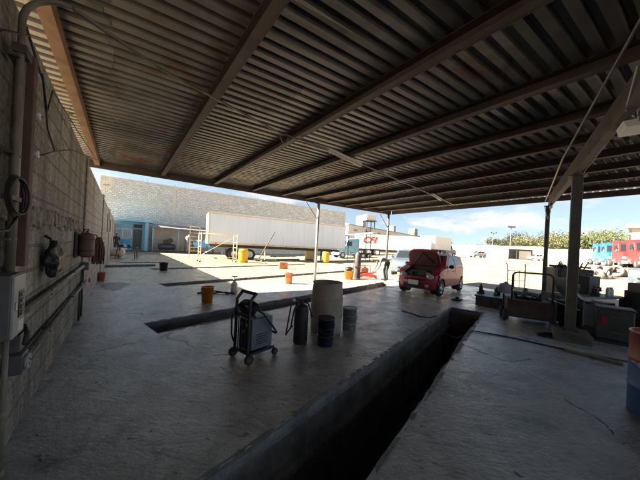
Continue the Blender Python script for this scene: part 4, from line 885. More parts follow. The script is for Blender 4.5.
# ------------------------------------------------------------------ people
def skin_mesh(chains, name):
    """chains: list of (points, radii, links) -> evaluated skin mesh"""
    me = bpy.data.meshes.new(name); vs = []; es = []; rad = []; roots = []
    for pts, radii, edges in chains:
        o0 = len(vs); vs += [tuple(p) for p in pts]; rad += radii; es += [(a_ + o0, b_ + o0) for a_, b_ in edges]; roots.append(o0)
    me.from_pydata(vs, es, []); ob = bpy.data.objects.new(name, me); C.objects.link(ob)
    ob.modifiers.new('skin', 'SKIN'); sub = ob.modifiers.new('sub', 'SUBSURF'); sub.levels = 2; sub.render_levels = 2
    for i, v in enumerate(me.skin_vertices[0].data): v.radius = (rad[i], rad[i]) if not isinstance(rad[i], tuple) else rad[i]; v.use_root = i in roots
    dg = bpy.context.evaluated_depsgraph_get(); out = bpy.data.meshes.new_from_object(ob.evaluated_get(dg)); bpy.data.objects.remove(ob); return out
def person(loc, rz, label, J, shirtk='shirt', trk='trousers', sc=1.0):
    """J: joints in metres, x forward"""
    t = thing('person', loc, rz, label, 'person'); t.scale = (sc, sc, sc)
    V = {k: Vector(v) for k, v in J.items()}
    nm = ['pelvis', 'waist', 'chest', 'neck', 'head', 'crown', 'shL', 'elL', 'wrL', 'haL', 'shR', 'elR', 'wrR', 'haR', 'hipL', 'knL', 'anL', 'toL', 'hipR', 'knR', 'anR', 'toR']
    rad = dict(pelvis=(.15, .12), waist=(.14, .11), chest=(.165, .12), neck=.055, head=(.085, .095), crown=(.07, .075), hip=.095, kn=.06, an=.042, to=.035, sh=.062, el=.043, wr=.029, ha=(.022, .038))
    rr = [rad.get(k, rad.get(k[:-1])) for k in nm]; ix = {k: i for i, k in enumerate(nm)}
    ed = [('pelvis', 'waist'), ('waist', 'chest'), ('chest', 'neck'), ('neck', 'head'), ('head', 'crown')]
    for s_ in 'LR': ed += [('chest', 'sh' + s_), ('sh' + s_, 'el' + s_), ('el' + s_, 'wr' + s_), ('wr' + s_, 'ha' + s_), ('pelvis', 'hip' + s_), ('hip' + s_, 'kn' + s_), ('kn' + s_, 'an' + s_), ('an' + s_, 'to' + s_)]
    chains = [([V[k] for k in nm], rr, [(ix[a_], ix[b_]) for a_, b_ in ed])]
    for s_, sg in (('L', 1), ('R', -1)):                                # five fingers each
        h, w_ = V['ha' + s_], V['wr' + s_]; d = (h - w_).normalized(); sd = d.cross(Vector((0, 1, 0)))
        sd = sd.normalized() if sd.length > .1 else Vector((1, 0, 0)); pn = d.cross(sd)
        for k, (o_, l_) in enumerate(((-.028, .065), (-.009, .078), (.010, .073), (.028, .055))):
            b0 = h + sd * o_; chains.append(([b0 - d * .01, b0 + d * l_ * .55, b0 + d * l_ * .9 + pn * .022], [.009, .009, .007], [(0, 1), (1, 2)]))
        b0 = h - d * .045 - sd * .03; chains.append(([b0 + sd * .01, b0 - sd * .028 + d * .03, b0 - sd * .032 + d * .06], [.011, .010, .008], [(0, 1), (1, 2)]))
    hd_ = (V['head'] - V['neck']).normalized(); fw = Vector(J.get('face', (1, 0, 0))); fw = (fw - hd_ * fw.dot(hd_)).normalized(); lat = hd_.cross(fw)
    hc = V['head'] + hd_ * .03
    chains.append(([hc + fw * .075, hc + fw * .108 - hd_ * .015], [.016, .011], [(0, 1)]))          # nose
    for sg in (-1, 1): chains.append(([hc + lat * sg * .08, hc + lat * sg * .098], [(.012, .025), (.010, .022)], [(0, 1)]))   # ears
    me = skin_mesh(chains, 'body')
    for k in ('skin', shirtk, trk, 'black'): me.materials.append(M[k])
    segs = [(V['pelvis'], V['waist'], 1), (V['waist'], V['chest'], 1), (V['chest'], V['neck'], 1), (V['neck'], V['crown'], 0)]
    for s_ in 'LR': segs += [(V['chest'], V['sh' + s_], 1), (V['sh' + s_], V['el' + s_], 1), (V['el' + s_], V['ha' + s_], 0), (V['pelvis'], V['hip' + s_], 2), (V['hip' + s_], V['kn' + s_], 2), (V['kn' + s_], V['an' + s_], 2), (V['an' + s_], V['to' + s_], 3)]
    for f in me.polygons:
        c = f.center; best = (9, 0); f.use_smooth = True
        for a_, b_, mi in segs:
            ab = b_ - a_; k = min(1, max(0, (c - a_).dot(ab) / ab.length_squared)); dd = (c - a_ - ab * k).length
            if dd < best[0]: best = (dd, mi)
        f.material_index = best[1]
    o = bpy.data.objects.new('body', me); C.objects.link(o); o.parent = t
    mb = MB(); cen = V['head'] + hd_ * .05; mb.ball((0, 0, 0), .105, (1, .9, 1), 18, 12)
    bmesh.ops.delete(mb.b, geom=[v for v in mb.b.verts if v.co.z < -.01 - .0 + .55 * max(0, v.co.x)], context='VERTS')
    T = Matrix((fw, lat, hd_)).transposed()
    for v in mb.b.verts: v.co = cen + T @ v.co
    mb.build('hair', 'hair', t)
    mb = MB()
    for sg in (-1, 1): mb.ball(hc + fw * .086 + lat * sg * .032 + hd_ * .01, .011, seg=8, rings=6)
    mb.build('eyes', 'black', t)
    mb = MB(); mb.bar(hc + fw * .09 - hd_ * .055 - lat * .022, hc + fw * .09 - hd_ * .055 + lat * .022, .01, .008); mb.build('mouth', 'maroon', t)
    return t
stoop = dict(pelvis=(-.14, 0, .93), waist=(-.02, 0, 1.01), chest=(.26, 0, 1.04), neck=(.44, 0, .99), head=(.56, 0, .95), crown=(.64, 0, .91), face=(.5, 0, -.85),
    shL=(.30, .19, 1.0), elL=(.36, .22, .72), wrL=(.50, .17, .50), haL=(.55, .15, .42), shR=(.30, -.19, 1.0), elR=(.34, -.22, .72), wrR=(.48, -.17, .48), haR=(.53, -.15, .40),
    hipL=(-.13, .10, .88), knL=(-.02, .12, .48), anL=(-.08, .13, .08), toL=(.12, .15, .035), hipR=(-.13, -.10, .88), knR=(.02, -.11, .47), anR=(-.06, -.12, .08), toR=(.14, -.14, .035))
q = at(384.5, 280.8); person(q, rz_of(Vector((-0.97, -0.15, 0))), 'man in a grey shirt and dark trousers bending over beside the red car', stoop, sc=1.04)
stand = dict(pelvis=(0, 0, .95), waist=(0, 0, 1.12), chest=(0, 0, 1.34), neck=(.01, 0, 1.50), head=(.02, 0, 1.60), crown=(.02, 0, 1.70), face=(1, 0, 0),
    shL=(0, .19, 1.40), elL=(-.02, .24, 1.12), wrL=(.10, .23, .90), haL=(.14, .22, .82), shR=(0, -.19, 1.40), elR=(-.02, -.24, 1.12), wrR=(.08, -.24, .88), haR=(.11, -.23, .80),
    hipL=(0, .10, .90), knL=(.02, .11, .50), anL=(-.02, .12, .08), toL=(.16, .14, .035), hipR=(0, -.10, .90), knR=(.03, -.11, .50), anR=(0, -.12, .08), toR=(.18, -.13, .035))
person((-18.15, 22.3, 0), R(-60), 'person in dark clothes standing by the left wall near the blue office', stand, 'trousers')

# ------------------------------------------------------------------ right-hand clutter
q = at(487, 309)
t = thing('metal_trunk', (5.45, 7.75, 0), AZU, 'long low blue-grey metal box on the floor beyond the main pit', 'box')
mb = MB(); mb.box((0, 0, .15), (1.35, .78, .28)); mb.build('case', 'bluegrey', t, .012)
mb = MB(); mb.box((0, 0, .305), (1.4, .84, .03)); mb.build('lid', 'bluegrey', t, .006)
mb = MB()
for y in (-.25, 0, .25): mb.box((-.683, y, .15), (.016, .05, .25))
for x in (-.45, -.15, .15, .45): mb.box((x, -.397, .15), (.05, .014, .25))
mb.build('stiffener', 'dark', t)
q = Vector((5.35, 7.75, .322))
t = thing('bottle_jack', q + Vector((-.22, .12, 0)), .3, 'small black bottle jack with a green neck standing on the metal box', 'jack')
mb = MB(); mb.box((0, 0, .02), (.16, .14, .04)); mb.cyl((0, 0, .04), (0, 0, .20), .055, seg=14); mb.build('body', 'black', t)
mb = MB(); mb.cyl((0, 0, .20), (0, 0, .24), .04, seg=12); mb.cyl((0, 0, .24), (0, 0, .30), .022, seg=10); mb.build('ram', 'redpaint', t)
mb = MB(); mb.cyl((.09, 0, .02), (.09, 0, .10), .03, seg=10); mb.build('collar', 'green', t)
t = thing('machine_part', q + Vector((.18, -.05, 0)), 1.0, 'greasy dark machine part with a green tin, right of the bottle jack', 'machine part')
mb = MB(); mb.box((0, 0, .06), (.22, .14, .12)); mb.cyl((-.05, 0, .1), (.1, .02, .2), .035, seg=10); mb.cyl((.1, 0, .06), (.2, .05, .12), .04, seg=10); mb.build('casting', 'black', t, .015)
mb = MB(); mb.cyl((-.18, .06, 0), (-.18, .06, .09), .045, seg=12); mb.build('tin', 'green', t)
t = thing('scrap_casting', at(457, 300.5), .5, 'small greasy gear lump lying on the floor behind the red car wheel', 'machine part')
mb = MB(); mb.lathe([(.09, 0), (.12, .01), (.12, .05), (.06, .06), (.05, .12), (.001, .12)], seg=14); mb.bar((-.22, .05, .03), (.2, -.06, .03), .04, .04); mb.build('casting', 'black', t, .006)

t = thing('hand_truck', (8.15, 10.3, 0), rz_of(Vector((-.3, -.95, 0))), 'tall two-wheeled steel hand truck standing empty at the slab edge', 'hand truck')
mb = MB()
for y in (-.3, .3): mb.tube([(0, y, .12), (-.02, y, .9), (-.06, y * 1.02, 1.15), (-.14, y * 1.1, 1.24)], .018)
for z in (.2, .55, .95): mb.bar((-.01, -.3, z), (-.01, .3, z), .03, .02)
mb.bar((0, -.08, .2), (-.02, -.08, .95), .02, .02); mb.bar((0, .1, .2), (-.02, .1, .95), .02, .02); mb.build('frame', 'darkbrown', t)
mb = MB(); mb.box((.13, 0, .03), (.28, .5, .015)); mb.bar((0.0, -.25, .03), (0, -.25, .16), .03, .03); mb.bar((0.0, .25, .03), (0, .25, .16), .03, .03); mb.build('toe_plate', 'darkbrown', t)
for y in (-.37, .37):
    mb = MB(); mb.lathe([(.05, -.03), (.12, -.03), (.13, -.015), (.13, .015), (.12, .03), (.05, .03)], (-.08, y, .13), 18, True, (0, 1, 0)); mb.build('wheel', 'tyre', t)

t = thing('workshop_cart', (4.98, 5.92, 0), rz_of(Vector((.88, -.47, 0))), 'dark red workshop cart with a tall hoop handle', 'cart')
mb = MB(); mb.box((0, 0, .33), (.82, .60, .38)); mb.build('bin', 'darkbrown', t, .012)
mb = MB(); mb.box((0, -.305, .46), (.84, .02, .1)); mb.build('front_band', M['maroon'], t, .004)
mb = MB()
for x in (-.42, .42):
    for y in (-.31, .31): mb.bar((x, y, .04), (x, y, .57), .035, .035)
mb.bar((-.42, -.31, .14), (.42, -.31, .14), .03, .03); mb.bar((-.42, .31, .14), (.42, .31, .14), .03, .03); mb.build('frame', 'dark', t, .004)
p_ = [(-.36, -.31, .5)] + [(-.36, -.31, 1.06)] + [(-.26 - .1 * math.cos(R(a_)), -.31, 1.06 + .1 * math.sin(R(a_))) for a_ in range(0, 91, 15)] + [(.26 + .1 * math.sin(R(a_)), -.31, 1.06 + .1 * math.cos(R(a_))) for a_ in range(0, 91, 15)] + [(.36, -.31, .5)]
mb = MB(); mb.tube(p_, .02, 10); mb.build('hoop_handle', 'dark', t)
for x, y in ((-.47, -.22), (-.47, .22)):
    mb = MB(); mb.lathe([(.05, -.03), (.12, -.03), (.135, -.015), (.135, .015), (.12, .03), (.05, .03)], (x, y, .135), 20, True, (1, 0, 0)); mb.build('wheel', 'tyre', t)
mb = MB(); mb.tube([(-.2, -.1, .53), (-.1, 0, .60), (.02, -.08, .55), (.12, 0, .62), (.2, -.1, .54)], .02); mb.box((.0, .1, .55), (.5, .25, .05)); mb.cyl((.2, .05, .53), (.24, .02, .68), .03, seg=10); mb.cyl((-.22, .1, .53), (-.22, .1, .66), .04, seg=10); mb.build('scrap_load', 'black', t, .006)
mb = MB(); mb.poly([(.43, -.25, .56), (.85, -.15, .42), (.85, .25, .42), (.43, .28, .56)]); o = mb.build('side_flap', 'benchtop', t); sd = o.modifiers.new('s', 'SOLIDIFY'); sd.thickness = .02

t = thing('scrap_bin', (8.6, 8.45, 0), rz_of(Vector((.93, -.36, 0))), 'tall dark steel bin heaped with scrap behind the outer grey post', 'bin')
mb = MB(); mb.box((-.14, 0, .62), (.88, .9, 1.2)); mb.build('bin', 'darkbrown', t, .015)
mb = MB()
for x in (-.5, -.14, .22): mb.box((x, -.457, .62), (.05, .014, 1.15))
mb.build('stiffener', 'dark', t)
mb = MB(); rg = random.Random(9)
for k in range(34):
    x, y = rg.uniform(-.5, .22), rg.uniform(-.38, .38)
    if k % 3: mb.box((x, y, 1.22 + rg.uniform(-.02, .07)), (rg.uniform(.06, .2), rg.uniform(.05, .15), rg.uniform(.05, .16)), rg.uniform(0, 3))
    else: mb.tube([(x, y, 1.18), (x + rg.uniform(-.15, .15), y + rg.uniform(-.1, .1), 1.32 + rg.uniform(0, .16))], .016, 6)
mb.build('scrap_load', 'dark', t)
mb = MB(); mb.box((-.63, -.03, .75), (.1, .8, .9)); mb.build('side_board', 'tan', t, .006)
t = thing('plastic_sack', (6.9, 9.25, 0), .2, 'grey-white sack slumped on the floor left of the scrap bin', 'sack')
mb = MB(); mb.ball((0, 0, .26), .3, (1.1, .8, .9), 16, 12)
rg = random.Random(2)
for v in mb.b.verts:
    v.co *= 1 + rg.uniform(-.06, .06); v.co.z = max(0, v.co.z)
mb.build('sack', 'greypail', t)
mb = MB(); mb.ball((.06, 0, .5), .08, (1, 1, 1.2), 10, 8); mb.build('neck', 'greypail', t)

t = thing('workbench', (6.3, 5.85, 0), rz_of(Vector((.96, .28, 0))), 'workbench with a pale curved guard beside the thick column', 'workbench')
mb = MB(); mb.box((0, 0, .70), (1.5, .65, .05)); mb.build('bench_top', 'benchtop', t, .006)
for x, y in ((-.68, -.27), (.68, -.27), (-.68, .27), (.68, .27)):
    mb = MB(); mb.box((x, y, .337), (.06, .06, .674)); mb.build('leg', 'dark', t)
mb = MB(); mb.box((0, 0.05, .30), (1.25, .5, .5)); mb.build('cabinet', 'black', t, .01)
mb = MB(); pts = []
for i in range(13):
    th = R(180 + i * 8); pts.append((-.62 + .62 * math.cos(th), -.36, 1.12 + .48 * math.sin(th)))
for i in range(12, -1, -1):
    th = R(180 + i * 8); pts.append((-.62 + .55 * math.cos(th), -.36, 1.12 + .41 * math.sin(th)))
mb.prism(pts, (0, .3, 0)); mb.build('guard', 'benchtop', t, .004)
mb = MB(); mb.tube([(-.7, .1, .73), (-.7, .1, 1.02), (-.55, .1, 1.08), (-.4, .1, .98)], .03); mb.ball((-.45, .05, .9), .1); mb.box((-.3, .12, .84), (.2, .2, .22)); mb.build('grinder', 'dark', t, .01)
def cyl_local(t, x, y, z): return t.matrix_basis @ Vector((x, y, z))
bench = t
for x, lab in ((.28, 'white can on the bench nearer the thick column'), (.40, 'white can on the bench next to the black case')):
    P_ = bench.matrix_basis @ Vector((x, -.22, .726)); lathe_thing('spray_can', P_, 0, lab, 'can', [(.036, 0), (.038, .005), (.038, .15), (.03, .17), (.016, .18)], 'white', 'can', lid=(.026, .175, 'white'), group='white cans on the workbench')
P_ = bench.matrix_basis @ Vector((.28, .12, .726))
t = thing('equipment_case', P_, bench.rotation_euler.z, 'upright black equipment case standing on the workbench', 'case')
mb = MB(); mb.box((0, 0, .21), (.42, .22, .42)); mb.build('case', 'black', t, .02)
mb = MB(); mb.tube([(-.08, 0, .42), (-.08, 0, .47), (.08, 0, .47), (.08, 0, .42)], .012); mb.build('handle', 'dark', t)
t = thing('tool_chest', at(613.5, 344), rz_of(Vector((.72, -.69, 0))), 'dark square tool chest with a red badge right of the thick column', 'tool chest')
mb = MB(); mb.box((0, 0.15, .35), (.46, .40, .56)); mb.build('chest', 'dark', t, .02)
mb = MB(); mb.box((0, 0.15, .645), (.49, .43, .035)); mb.build('lid', 'dark', t, .01)
mb = MB(); mb.box((-.13, -.053, .42), (.08, .008, .13)); mb.build('badge', 'redpaint', t)
for z in (.22, .5):
    mb = MB(); mb.box((.05, -.057, z), (.2, .016, .02)); mb.build('handle', 'grey', t)
mb = MB(); mb.box((0, .15, .03), (.42, .36, .06)); mb.build('plinth', 'black', t)
P200 = [(.275, 0), (.285, .01), (.285, .86), (.29, .865), (.29, .88), (.278, .88), (.278, .86), (.001, .855)]
for (x, y), lab in (((7.25, 5.55), 'dark steel drum just behind the tool chest'), ((7.75, 4.75), 'dark steel drum at the right edge, behind the red and blue drum'), ((8.2, 5.9), 'dark steel drum standing behind the other two dark drums')):
    lathe_thing('steel_drum', (x, y, 0), 0, lab, 'drum', P200, 'dark', 'shell', hoops=[(.30, .287), (.58, .287)], group='dark drums on the right')
# cloth thing on the drum with white glints
lathe_thing('tin_can', (7.15, 5.5, .858), 0, 'small pale tin standing on the dark drum behind the tool chest', 'tin', [(.05, 0), (.05, .1), (.045, .105), (.001, .1)], 'chrome', 'tin', lid=(.04, .1, 'white'))
# red and blue drum at the right edge
t = thing('painted_drum', (3.47, 2.40, 0), .3, 'dented drum painted red above and blue below, cut by the right edge', 'drum'); t.scale = (1, 1, .93)
mb = MB(); mb.lathe([(.275, 0), (.285, .01), (.287, .28), (.293, .29), (.293, .31), (.287, .32), (.287, .52)], seg=40, close=False); mb.build('lower_shell', mat('blue_drum', (0.035, 0.12, 0.30), (0.06, 0.17, 0.36), .45, 0, 3, .08, c3=(.35, .36, .36)), t)
mb = MB(); mb.lathe([(.287, .52), (.287, .57), (.293, .58), (.293, .60), (.287, .61), (.286, .86), (.293, .866), (.293, .88), (.28, .88), (.279, .84), (.001, .83)], seg=40, close=False); mb.build('upper_shell', mat('red_drum', (0.30, 0.035, 0.025), (0.36, 0.10, 0.05), .45, 0, 3, .08, c3=(.40, .25, .12)), t)
mb = MB(); mb.lathe([(.288, .50), (.2885, .51), (.2885, .56), (.288, .565)], seg=40, close=False); mb.build('paint_band', mat('torn_label', (0.05, 0.13, 0.3), (0.5, 0.5, 0.48), .6, 0, 5, 0, lo=.45, hi=.5), t)
t = thing('angle_stand', (3.06, 1.93, 0), .2, 'black steel stand edge beside the red and blue drum', 'stand')
mb = MB(); mb.box((.25, 0, .17), (.5, .35, .34)); mb.build('cabinet', 'black', t, .006)
mb = MB(); mb.bar((0, -.18, 0), (0, -.18, .36), .02, .02); mb.build('corner_trim', 'galv', t)
t = thing('wood_plank', at(592, 357.5), rz_of(at(607, 362) - at(577, 354.5)), 'short worn plank lying on the floor in front of the tool chest', 'plank')
mb = MB(); mb.box((0, 0, .015), (.62, .10, .03)); mb.jitter(.004); mb.build('plank', 'wood', t)
t = thing('greasy_rag', at(548, 336), 0, 'dark greasy rag on the floor left of the concrete footing', 'rag')
mb = MB(); mb.ball((0, 0, .01), .16, (1.3, .8, .28), 16, 10); mb.jitter(.02, 6)
for v in mb.b.verts: v.co.z = max(0.002, v.co.z)
mb.build('rag', 'black', t)
rg = random.Random(41)
for k, (x, y, lab) in enumerate(((5.75, 6.55, 'greasy brake drum lying on the floor behind the hoop-handled cart'), (5.62, 5.05, 'greasy brake drum lying between the thick column and the tool chest'), (7.3, 6.9, 'greasy brake drum leaning by the foot of the outer grey post'))):
    t = thing('brake_drum', (x, y, 0), rg.uniform(0, 3), lab, 'brake drum', 'greasy brake drums on the right')
    mb = MB(); mb.lathe([(.19, 0), (.2, .01), (.2, .13), (.13, .17), (.12, .19), (.05, .19), (.045, .15), (.001, .15)], seg=24); mb.build('drum', 'dark', t)
    mb = MB(); mb.lathe([(.196, .05), (.21, .055), (.21, .075), (.196, .08)], seg=24, close=False); mb.build('flange', 'darkbrown', t)
t = thing('axle_shaft', (5.9, 6.95, 0), 0.5, 'long dark axle shaft lying on the floor behind the cart', 'axle')
mb = MB(); mb.cyl((-.6, 0, .06), (.6, 0, .06), .035, seg=12); mb.build('shaft', 'dark', t)
mb = MB(); mb.cyl((.6, 0, .09), (.63, 0, .09), .09, seg=18); mb.build('flange', 'dark', t)
lathe_thing('oil_can', (5.72, 4.62, 0), 0, 'small dark oil can on the floor beside the tool chest', 'oil can', [(.10, 0), (.11, .01), (.11, .22), (.03, .27), (.02, .32)], 'navy', 'can', handle=(.115, .2, 'dark'))
lathe_thing('plastic_bucket', (5.55, 5.55, 0), 0, 'dirty black bucket standing behind the thick column', 'bucket', open_can(.12, .15, .30), 'black', 'bucket', handle=(.155, .27, 'dark'), group='buckets about the pits')
B_ = bench.matrix_basis
t = thing('bench_vice', B_ @ Vector((-.12, -.2, .725)), .6, 'dark iron vice bolted to the workbench behind the thick column', 'vice')
mb = MB(); mb.box((0, 0, .04), (.16, .14, .08)); mb.box((0, 0, .13), (.22, .09, .10)); mb.build('body', 'dark', t, .012)
mb = MB(); mb.box((.16, 0, .15), (.06, .14, .10)); mb.build('jaw', 'dark', t, .008)
mb = MB(); mb.cyl((.2, -.1, .12), (.2, .1, .12), .01, seg=8); mb.build('handle', 'galv', t)
t = thing('cardboard_box', (7.25, 5.55, .885), .4, 'small brown cardboard box on the dark drum behind the tool chest', 'box')
mb = MB(); mb.box((-.08, .08, .09), (.26, .22, .18)); mb.build('carton', 'tan', t, .004)
mb = MB(); mb.poly([(-.21, -.03, .181), (.05, -.03, .181), (.05, -.14, .23), (-.21, -.14, .23)]); mb.build('flap', 'tan', t)
t = thing('transmission', (6.15, 6.75, 0), 1.9, 'greasy dark gearbox casting propped on the floor behind the hoop-handled cart', 'gearbox')
mb = MB(); mb.lathe([(.30, 0), (.30, .06), (.2, .12), (.17, .5), (.12, .55), (.10, .8), (.001, .8)], (0, 0, .32), 20, True, (1, 0, .12)); mb.box((.3, 0, .18), (.4, .3, .12)); mb.build('casing', 'dark', t, .01)
mb = MB(); mb.box((.25, 0, .06), (.6, .3, .12)); mb.build('block', 'wood', t, .006)
for (x, y), lab in (((5.35, 6.95), 'rusty leaf spring lying behind the long metal box'), ((7.6, 7.2), 'rusty leaf spring leaning near the foot of the scrap bin')):
    t = thing('leaf_spring', (x, y, 0), rg.uniform(0, 3), lab, 'leaf spring', 'leaf springs on the floor')
    for j in range(4):
        L_ = .6 - j * .12; mb = MB(); pts = [(-L_ + 2 * L_ * i_ / 8, 0, .03 + j * .014 + .12 * (1 - (1 - abs(i_ - 4) / 4) ** 2) * (L_ / .6)) for i_ in range(9)]
        for p_, q_ in zip(pts, pts[1:]): mb.bar(p_, q_, .07, .012)
        mb.build('leaf', 'darkbrown', t)
t = thing('engine_hoist_chain', (6.05, 4.95, 0), 0, 'loose dark chain lying in a heap beside the concrete footing', 'chain')
mb = MB(); mb.tube([(.22 * math.cos(i_ * .7) * (1 - i_ / 40), .16 * math.sin(i_ * .7) * (1 - i_ / 40), .02 + .002 * i_) for i_ in range(30)], .016, 6); mb.build('chain', 'dark', t)
t = thing('work_stool', (6.75, 5.0, 0), .4, 'low dark stool with a greasy engine part on it, beside the tool chest', 'stool')
mb = MB(); mb.cyl((0, 0, .42), (0, 0, .46), .18, seg=20); mb.build('seat', 'dark', t, .006)
for j in range(3):
    mb = MB(); c_, d_ = math.cos(j * 2.09), math.sin(j * 2.09); mb.bar((.1 * c_, .1 * d_, .42), (.2 * c_, .2 * d_, 0), .03, .03); mb.build('leg', 'dark', t)
# air hose crossing the pit
t = thing('air_hose', (0, 0, 0), 0, 'thin dark hose snaking over the floor and sagging across the main pit', 'hose')
pts = [tuple(at(436, 330) + Vector((0, 0, .012)))]
for px, py, z in ((447, 333, -.03), (457, 335, -.06), (466, 333.5, -.03), (473, 331.5, .014), (495, 335, .012), (520, 340, .012), (560, 349, .012), (600, 357.5, .012), (650, 366, .012)):
    pts.append(tuple(at(px, py) + Vector((0, 0, z))))
mb = MB(); mb.tube(pts, .011, 8); mb.build('hose', 'black', t)
t = thing('air_hose', (0, 0, 0), 0, 'dark hose lying over the slab from the pit towards the red car bumper', 'hose')
mb = MB(); mb.tube([tuple(at(px, py) + Vector((0, 0, .012))) for px, py in ((402, 311), (412, 314), (420, 317), (430, 318), (436, 316))], .012, 8); mb.build('hose', 'black', t)

# ------------------------------------------------------------------ the yard: trailers
def trailer(loc, rz, label, L, Hh, Wd, floor, side, rear_mat, axles, legs=True, frame='cream'):
    t = thing('box_trailer', loc, rz, label, 'trailer', 'box trailers parked in the yard')   # x: forward, rear at x=0
    mb = MB(); mb.box((L / 2, 0, (floor + Hh) / 2), (L, Wd, Hh - floor)); mb.build('box', side, t, .03)
    mb = MB()
    k = 1.2
    while k < L - .3:
        for s_ in (-1, 1): mb.box((k, s_ * (Wd / 2 + .004), (floor + Hh) / 2), (.05, .012, Hh - floor - .3))
        k += 1.2
    mb.build('side_rib', side, t)
    mb = MB()
    for s_ in (-1, 1):
        mb.box((L / 2, s_ * (Wd / 2 + .008), Hh - .08), (L, .02, .14)); mb.box((L / 2, s_ * (Wd / 2 + .008), floor + .08), (L, .02, .16))
    mb.build('side_rail', frame, t)
    mb = MB()
    for s_ in (-1, 1): mb.box((-.03, s_ * (Wd / 2 - .07), (floor + Hh) / 2), (.08, .16, Hh - floor))
    for z in (floor + .08, Hh - .1): mb.box((-.03, 0, z), (.075, Wd - .3, .18))
    mb.box((-.032, 0, (floor + Hh) / 2), (.07, .12, Hh - floor - .38)); mb.box((-.033, 0, floor + 1.2), (.065, Wd - .3, .12)); mb.build('rear_frame', frame, t)
    for s_ in (-1, 1):
        mb = MB(); mb.box((-.012, s_ * Wd / 4, (floor + Hh) / 2), (.02, Wd / 2 - .2, Hh - floor - .3)); d_ = mb.build('rear_door', rear_mat, t)
        mb = MB(); mb.cyl((-.05, s_ * .35, floor + .2), (-.05, s_ * .35, Hh - .2), .018, seg=8); mb.build('lock_bar', 'galv', d_)
    mb = MB(); mb.box((L / 2, 0, floor - .15), (L - .4, .9, .26)); mb.box((-.02, 0, .55), (.1, Wd - .2, .12))
    for s_ in (-1, 1): mb.box((-.02, s_ * .5, .8), (.08, .08, .6))
    mb.build('chassis', 'dark', t)
    for k in range(5):
        for s_ in (-1, 1):
            mb = MB(); mb.box((.6 + k * (L - 1.2) / 4, s_ * (Wd / 2 + .024), floor + .08), (.14, .02, .07)); mb.build('marker_light', 'orange' if k else 'redpaint', t)
    for s_ in (-1, 1):
        mb = MB(); mb.box((axles[0] - .75, s_ * (Wd / 2 - .25), floor - .6), (.02, .55, .8)); mb.build('mud_flap', 'black', t)
    r_ = .5
    for x in axles:
        for s_ in (-1, 1): wheel_parts(t, x, s_ * (Wd / 2 - .22), r_, .42, s_, 'white', 'tyre', .58)
    if legs:
        for s_ in (-1, 1):
            mb = MB(); mb.box((L - 2.8, s_ * .85, (floor) / 2), (.14, .14, floor - .2)); mb.box((L - 2.8, s_ * .85, .04), (.3, .3, .08)); mb.build('landing_leg', 'dark', t)
    return t
d1 = Vector((12.34, 6.7, 0)).normalized(); pr = Vector((-9.65, 21.6, -0.05)) + Vector((-d1.y, d1.x, 0)) * 1.28
trailer(pr, rz_of(d1), 'long pale blue box trailer in front of the high grey block wall', 14.2, 4.1, 2.55, 1.35, 'trailer', 'doorblue', [2.2, 3.6])
d2 = Vector((1, 0.0, 0)); zc = gz(11, 39) - .0
t2 = trailer(Vector((5.75, 40.3, gz(8, 40))), rz_of(d2), 'long cream-white box trailer lettered CFI in red', 11.6, 3.25, 2.55, 1.0, 'whitepaint', 'whitepaint', [1.9, 3.2], frame='whitepaint')
cu = bpy.data.curves.new('lettering', 'FONT'); cu.body = 'CFI'; cu.size = 1.35; cu.extrude = .01; cu.shear = .35; cu.offset = .035; cu.space_character = 1.12
ob = bpy.data.objects.new('lettering', cu); C.objects.link(ob)
dg = bpy.context.evaluated_depsgraph_get(); me = bpy.data.meshes.new_from_object(ob.evaluated_get(dg)); bpy.data.objects.remove(ob); me.materials.clear(); me.materials.append(M['letter'])
ob = bpy.data.objects.new('lettering', me); C.objects.link(ob); ob.parent = t2; ob.rotation_euler = (R(90), 0, 0); ob.location = (0.8, -1.297, 1.95)
p3 = Vector((17.8, 41.5, gz(18, 41.5)))
trailer(p3, rz_of(Vector((.75, .66, 0))), 'plain white trailer parked beyond the right end of the lettered trailer', 6.5, 3.3, 2.5, 1.1, 'whitepaint', 'whitepaint', [1.4, 2.7], False, 'whitepaint')

